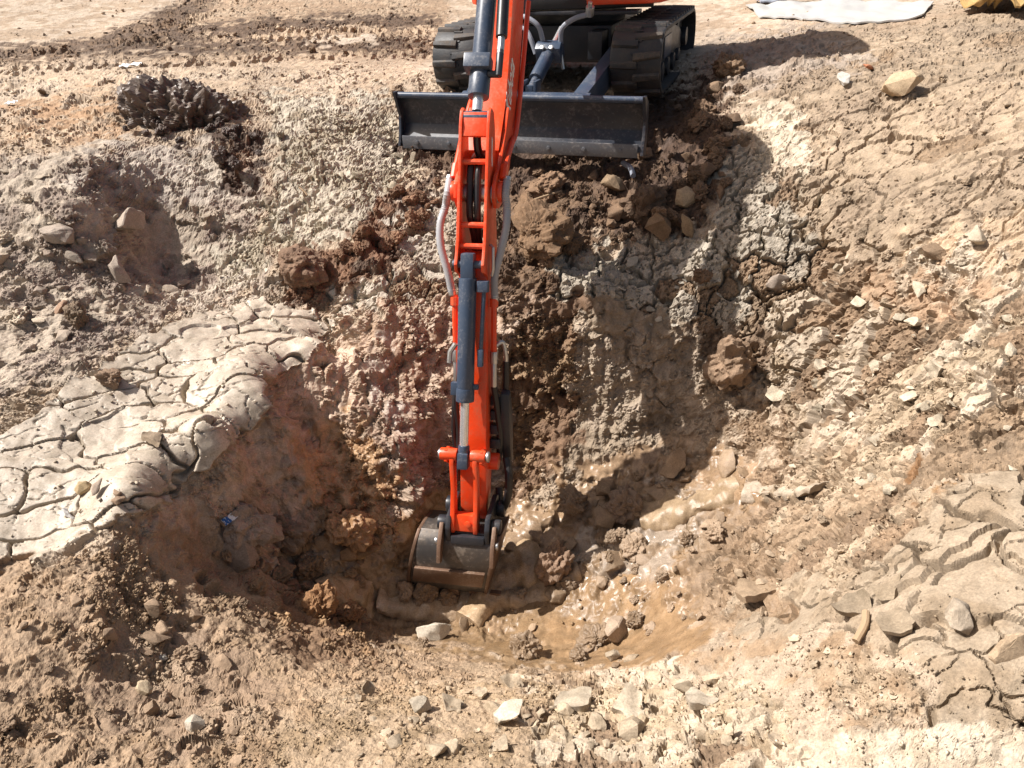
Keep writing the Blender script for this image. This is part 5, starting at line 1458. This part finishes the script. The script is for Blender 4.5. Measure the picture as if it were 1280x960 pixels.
# ---- sheets and litter
def sheet(name, path_top, path_bot, mat, label, cat, seed, amp=.06, lift=.04, n=60, m=16):
    V_, F_ = [], []
    T_ = np.array([VERT[ground_at(u, v)] for u, v in path_top], float)
    B_ = np.array([VERT[ground_at(u, v)] for u, v in path_bot], float)
    for i in range(n):
        q = i / (n - 1)
        a = np.array([np.interp(q, np.linspace(0, 1, len(T_)), T_[:, k]) for k in range(3)])
        b = np.array([np.interp(q, np.linspace(0, 1, len(B_)), B_[:, k]) for k in range(3)])
        for j in range(m):
            V_.append(a + (b - a) * j / (m - 1))
    V_ = np.array(V_, np.float32)
    V_[:, 2] += lift + amp * np.abs(fbm(V_, .45, 3, seed)) * 2 + amp * .25 * fbm(V_, .12, 2, seed + 4)
    V_[:, 1] += amp * fbm(V_ + 3, .25, 2, seed + 7)
    N_ = len(V_)
    W_ = np.concatenate([V_, V_ - np.array([0, 0, .012], np.float32)])
    for i in range(n - 1):
        for j in range(m - 1):
            F_.append((i * m + j, (i + 1) * m + j, (i + 1) * m + j + 1, i * m + j + 1))
            F_.append(tuple(N_ + k for k in (i * m + j, i * m + j + 1, (i + 1) * m + j + 1, (i + 1) * m + j)))
    rim = [i * m for i in range(n)] + [(n - 1) * m + j for j in range(1, m)] + [i * m + m - 1 for i in range(n - 2, -1, -1)] + [j for j in range(m - 2, 0, -1)]
    for a, b in zip(rim, rim[1:] + rim[:1]): F_.append((a, b, b + N_, a + N_))
    o_ = W_.mean(0)
    mb = MB().put(W_, F_)
    o = mb.build(name, mat, None, o_, 0, angle=60)
    o.location = tuple(map(float, o_))
    return tag(o, label, cat)
sheet('plastic_sheet', [(930,8),(1000,4),(1080,2),(1165,4)], [(950,22),(1010,26),(1070,30),(1150,22)], M_SHEET, 'crumpled whitish sheet spread on the far bank at the upper right', 'plastic sheet', 401, .025, .012)
sheet('tan_cover', [(1180,-6),(1230,-10),(1300,-12)], [(1195,18),(1240,24),(1300,28)], M_TAN, 'tan cover bulging at the top right corner', 'cover', 402, .12, .08)
sheet('plastic_strip', [(940,2),(1000,-4),(1100,-8)], [(950,8),(1010,4),(1100,0)], M_GREY, 'dark strip lying behind the crumpled whitish sheet', 'plastic strip', 403, .03)

def scrap(name, u, v, w, h, mat, label, cat, rot, parts=()):
    k = ground_at(u, v); p = VERT[k].astype(float); n = NVf[k].astype(float)
    s = float(Df[k]) / FPX
    z = n; x = np.cross([0, 1, 0], z); x /= np.linalg.norm(x); y = np.cross(z, x)
    c, q = math.cos(rot), math.sin(rot)
    ex, ey = x * c + y * q, -x * q + y * c
    W_, H_ = w * s / 2, h * s / 2
    def surf(x0, x1, lift):
        V_, F_ = [], []
        a_, b_ = 7, 5
        for lay in (lift, lift - .004):
            for i in range(a_):
                for j in range(b_):
                    fx = x0 + (x1 - x0) * i / (a_ - 1); fy = -1 + 2 * j / (b_ - 1)
                    V_.append(p + ex * fx * W_ + ey * fy * H_ * (1 + .2 * math.sin(3 * i)) + z * (lay + .02 + .35 * min(W_, H_) * math.sin(2.3 * i + j * 1.3)))
        m_ = a_ * b_
        for i in range(a_ - 1):
            for j in range(b_ - 1):
                f = (i * b_ + j, (i + 1) * b_ + j, (i + 1) * b_ + j + 1, i * b_ + j + 1)
                F_ += [f, tuple(m_ + t for t in f[::-1])]
        rim = [i * b_ for i in range(a_)] + [(a_ - 1) * b_ + j for j in range(1, b_)] + [i * b_ + b_ - 1 for i in range(a_ - 2, -1, -1)] + [j for j in range(b_ - 2, 0, -1)]
        for a, b in zip(rim, rim[1:] + rim[:1]): F_.append((a, b, b + m_, a + m_))
        return MB().put(V_, F_)
    o = surf(-1, 1, 0).build(name, mat, None, p, 0, angle=50)
    o.location = tuple(p)
    tag(o, label, cat)
    for x0, x1, mt, nm in parts:
        surf(x0, x1, .003).build(nm, mt, o, p, 0)
scrap('wrapper', 290, 646, 26, 9, M_PAPER, 'small white and blue wrapper on the mud lumps in the hollow', 'wrapper', 1.1, [(-.98, -.3, M_BLUE, 'blue_end')])
scrap('paper_strip', 92, 644, 26, 7, M_PAPER, 'thin white paper strip on the lower part of the cracked slab', 'paper strip', 1.4)
scrap('paper_scrap', 163, 81, 26, 9, M_PAPER, 'white scrap lying on the flat ground at the upper left', 'scrap', .25)
scrap('paper_scrap', 15, 130, 14, 7, M_PAPER, 'small white scrap near the left edge behind the pit', 'scrap', .1)

def stick(name, u0, v0, u1, v1, r, mat, label, cat, lift):
    a = VERT[ground_at(u0, v0)].astype(float) + [0, 0, lift]; b = VERT[ground_at(u1, v1)].astype(float) + [0, 0, lift * .6]
    mid = (a + b) / 2 + np.array([r * .8, 0, r * .6])
    o = MB().tube(curve_pts([a, mid, b], 4), r, 9).build(name, mat, None, (a + b) / 2)
    o.location = tuple((a + b) / 2)
    tag(o, label, cat)
stick('wooden_stick', 1078, 772, 1066, 806, .011, M_WOOD, 'short wooden stick propped against a curled mud plate', 'stick', .03)
stick('plastic_pipe', 778, 212, 790, 222, .016, M_GREY, 'short grey pipe end poking out of the dark soil below the blade', 'pipe', .04)
stick('twig', 372, 238, 386, 248, .005, M_WOOD, 'thin pale twig on the light slope left of the blade', 'twig', .02)
stick('twig', 655, 258, 700, 240, .007, M_WOOD, 'brown twig across the crumbly soil under the blade', 'twig', .03)
print('pieces', round(time.time() - T0, 1))

# ---- crumbs that nobody could count, real little stones joined into one mesh
def crumbs(n):
    r = np.random.default_rng(3)
    tmpl = []
    for s in range(5):
        bm = bmesh.new()
        q = r.normal(size=(9, 3)); q /= np.linalg.norm(q, axis=1)[:, None]; q *= .5 * r.uniform(.7, 1.1, (9, 1)) * [1, .85, .62]
        for p in q: bm.verts.new(tuple(p))
        h = bmesh.ops.convex_hull(bm, input=bm.verts)
        bmesh.ops.delete(bm, geom=[g for g in h['geom_interior'] if isinstance(g, bmesh.types.BMVert)], context='VERTS')
        bmesh.ops.triangulate(bm, faces=bm.faces)
        bm.verts.ensure_lookup_table(); bm.verts.index_update()
        tmpl.append((np.array([v.co[:] for v in bm.verts]), np.array([[v.index for v in f.verts] for f in bm.faces])))
        bm.free()
    vis_ = hit[hit >= 0]
    w = np.clip(fld['crumb'][vis_], 0, 2) * np.clip(.25 + 1.6 * (W1[vis_] + .5 * W2[vis_] + .15), .05, 2)
    pick = r.choice(vis_, size=n, p=w / w.sum())
    VV, FF, AA = [], [], []
    off = 0
    for s, (tv, tf) in enumerate(tmpl):
        k = pick[s::len(tmpl)]
        m = len(k)
        px = 1.8 * (9.0 / 1.8) ** (r.random(m) ** 2.2)
        size = px * Df[k] / FPX
        a = r.uniform(0, 6.28, m); b = r.uniform(-.7, .7, m)
        sc = size[:, None] * r.uniform(.7, 1.2, (m, 3))
        v = tv[None] * sc[:, None, :]
        ca, sa, cb, sb = np.cos(a)[:, None], np.sin(a)[:, None], np.cos(b)[:, None], np.sin(b)[:, None]
        x = v[..., 0] * ca - v[..., 1] * sa; y = v[..., 0] * sa + v[..., 1] * ca; z = v[..., 2]
        y, z = y * cb - z * sb, y * sb + z * cb
        v = np.stack([x, y, z], -1) + (VERT[k] + NVf[k] * (size * .16)[:, None] + r.normal(size=(m, 3)) * .004)[:, None, :]
        VV.append(v.reshape(-1, 3)); FF.append((tf[None] + (np.arange(m) * len(tv))[:, None, None]).reshape(-1, 3) + off)
        off += m * len(tv)
        c = alb[k] * r.uniform(.9, 1.35, (m, 1))
        AA.append(np.repeat(np.concatenate([np.clip(c, .03, .7), np.full((m, 1), .85)], 1), len(tv), 0))
    me = np_mesh('loose_crumbs', np.concatenate(VV), np.concatenate(FF), np.concatenate(AA), False)
    tag(link('loose_crumbs', me, M_GROUND), 'small crumbs of dry earth strewn over the slopes', 'crumbs', kind='stuff')
crumbs(22000)
print('crumbs', round(time.time() - T0, 1))
print('done', round(time.time() - T0, 1))
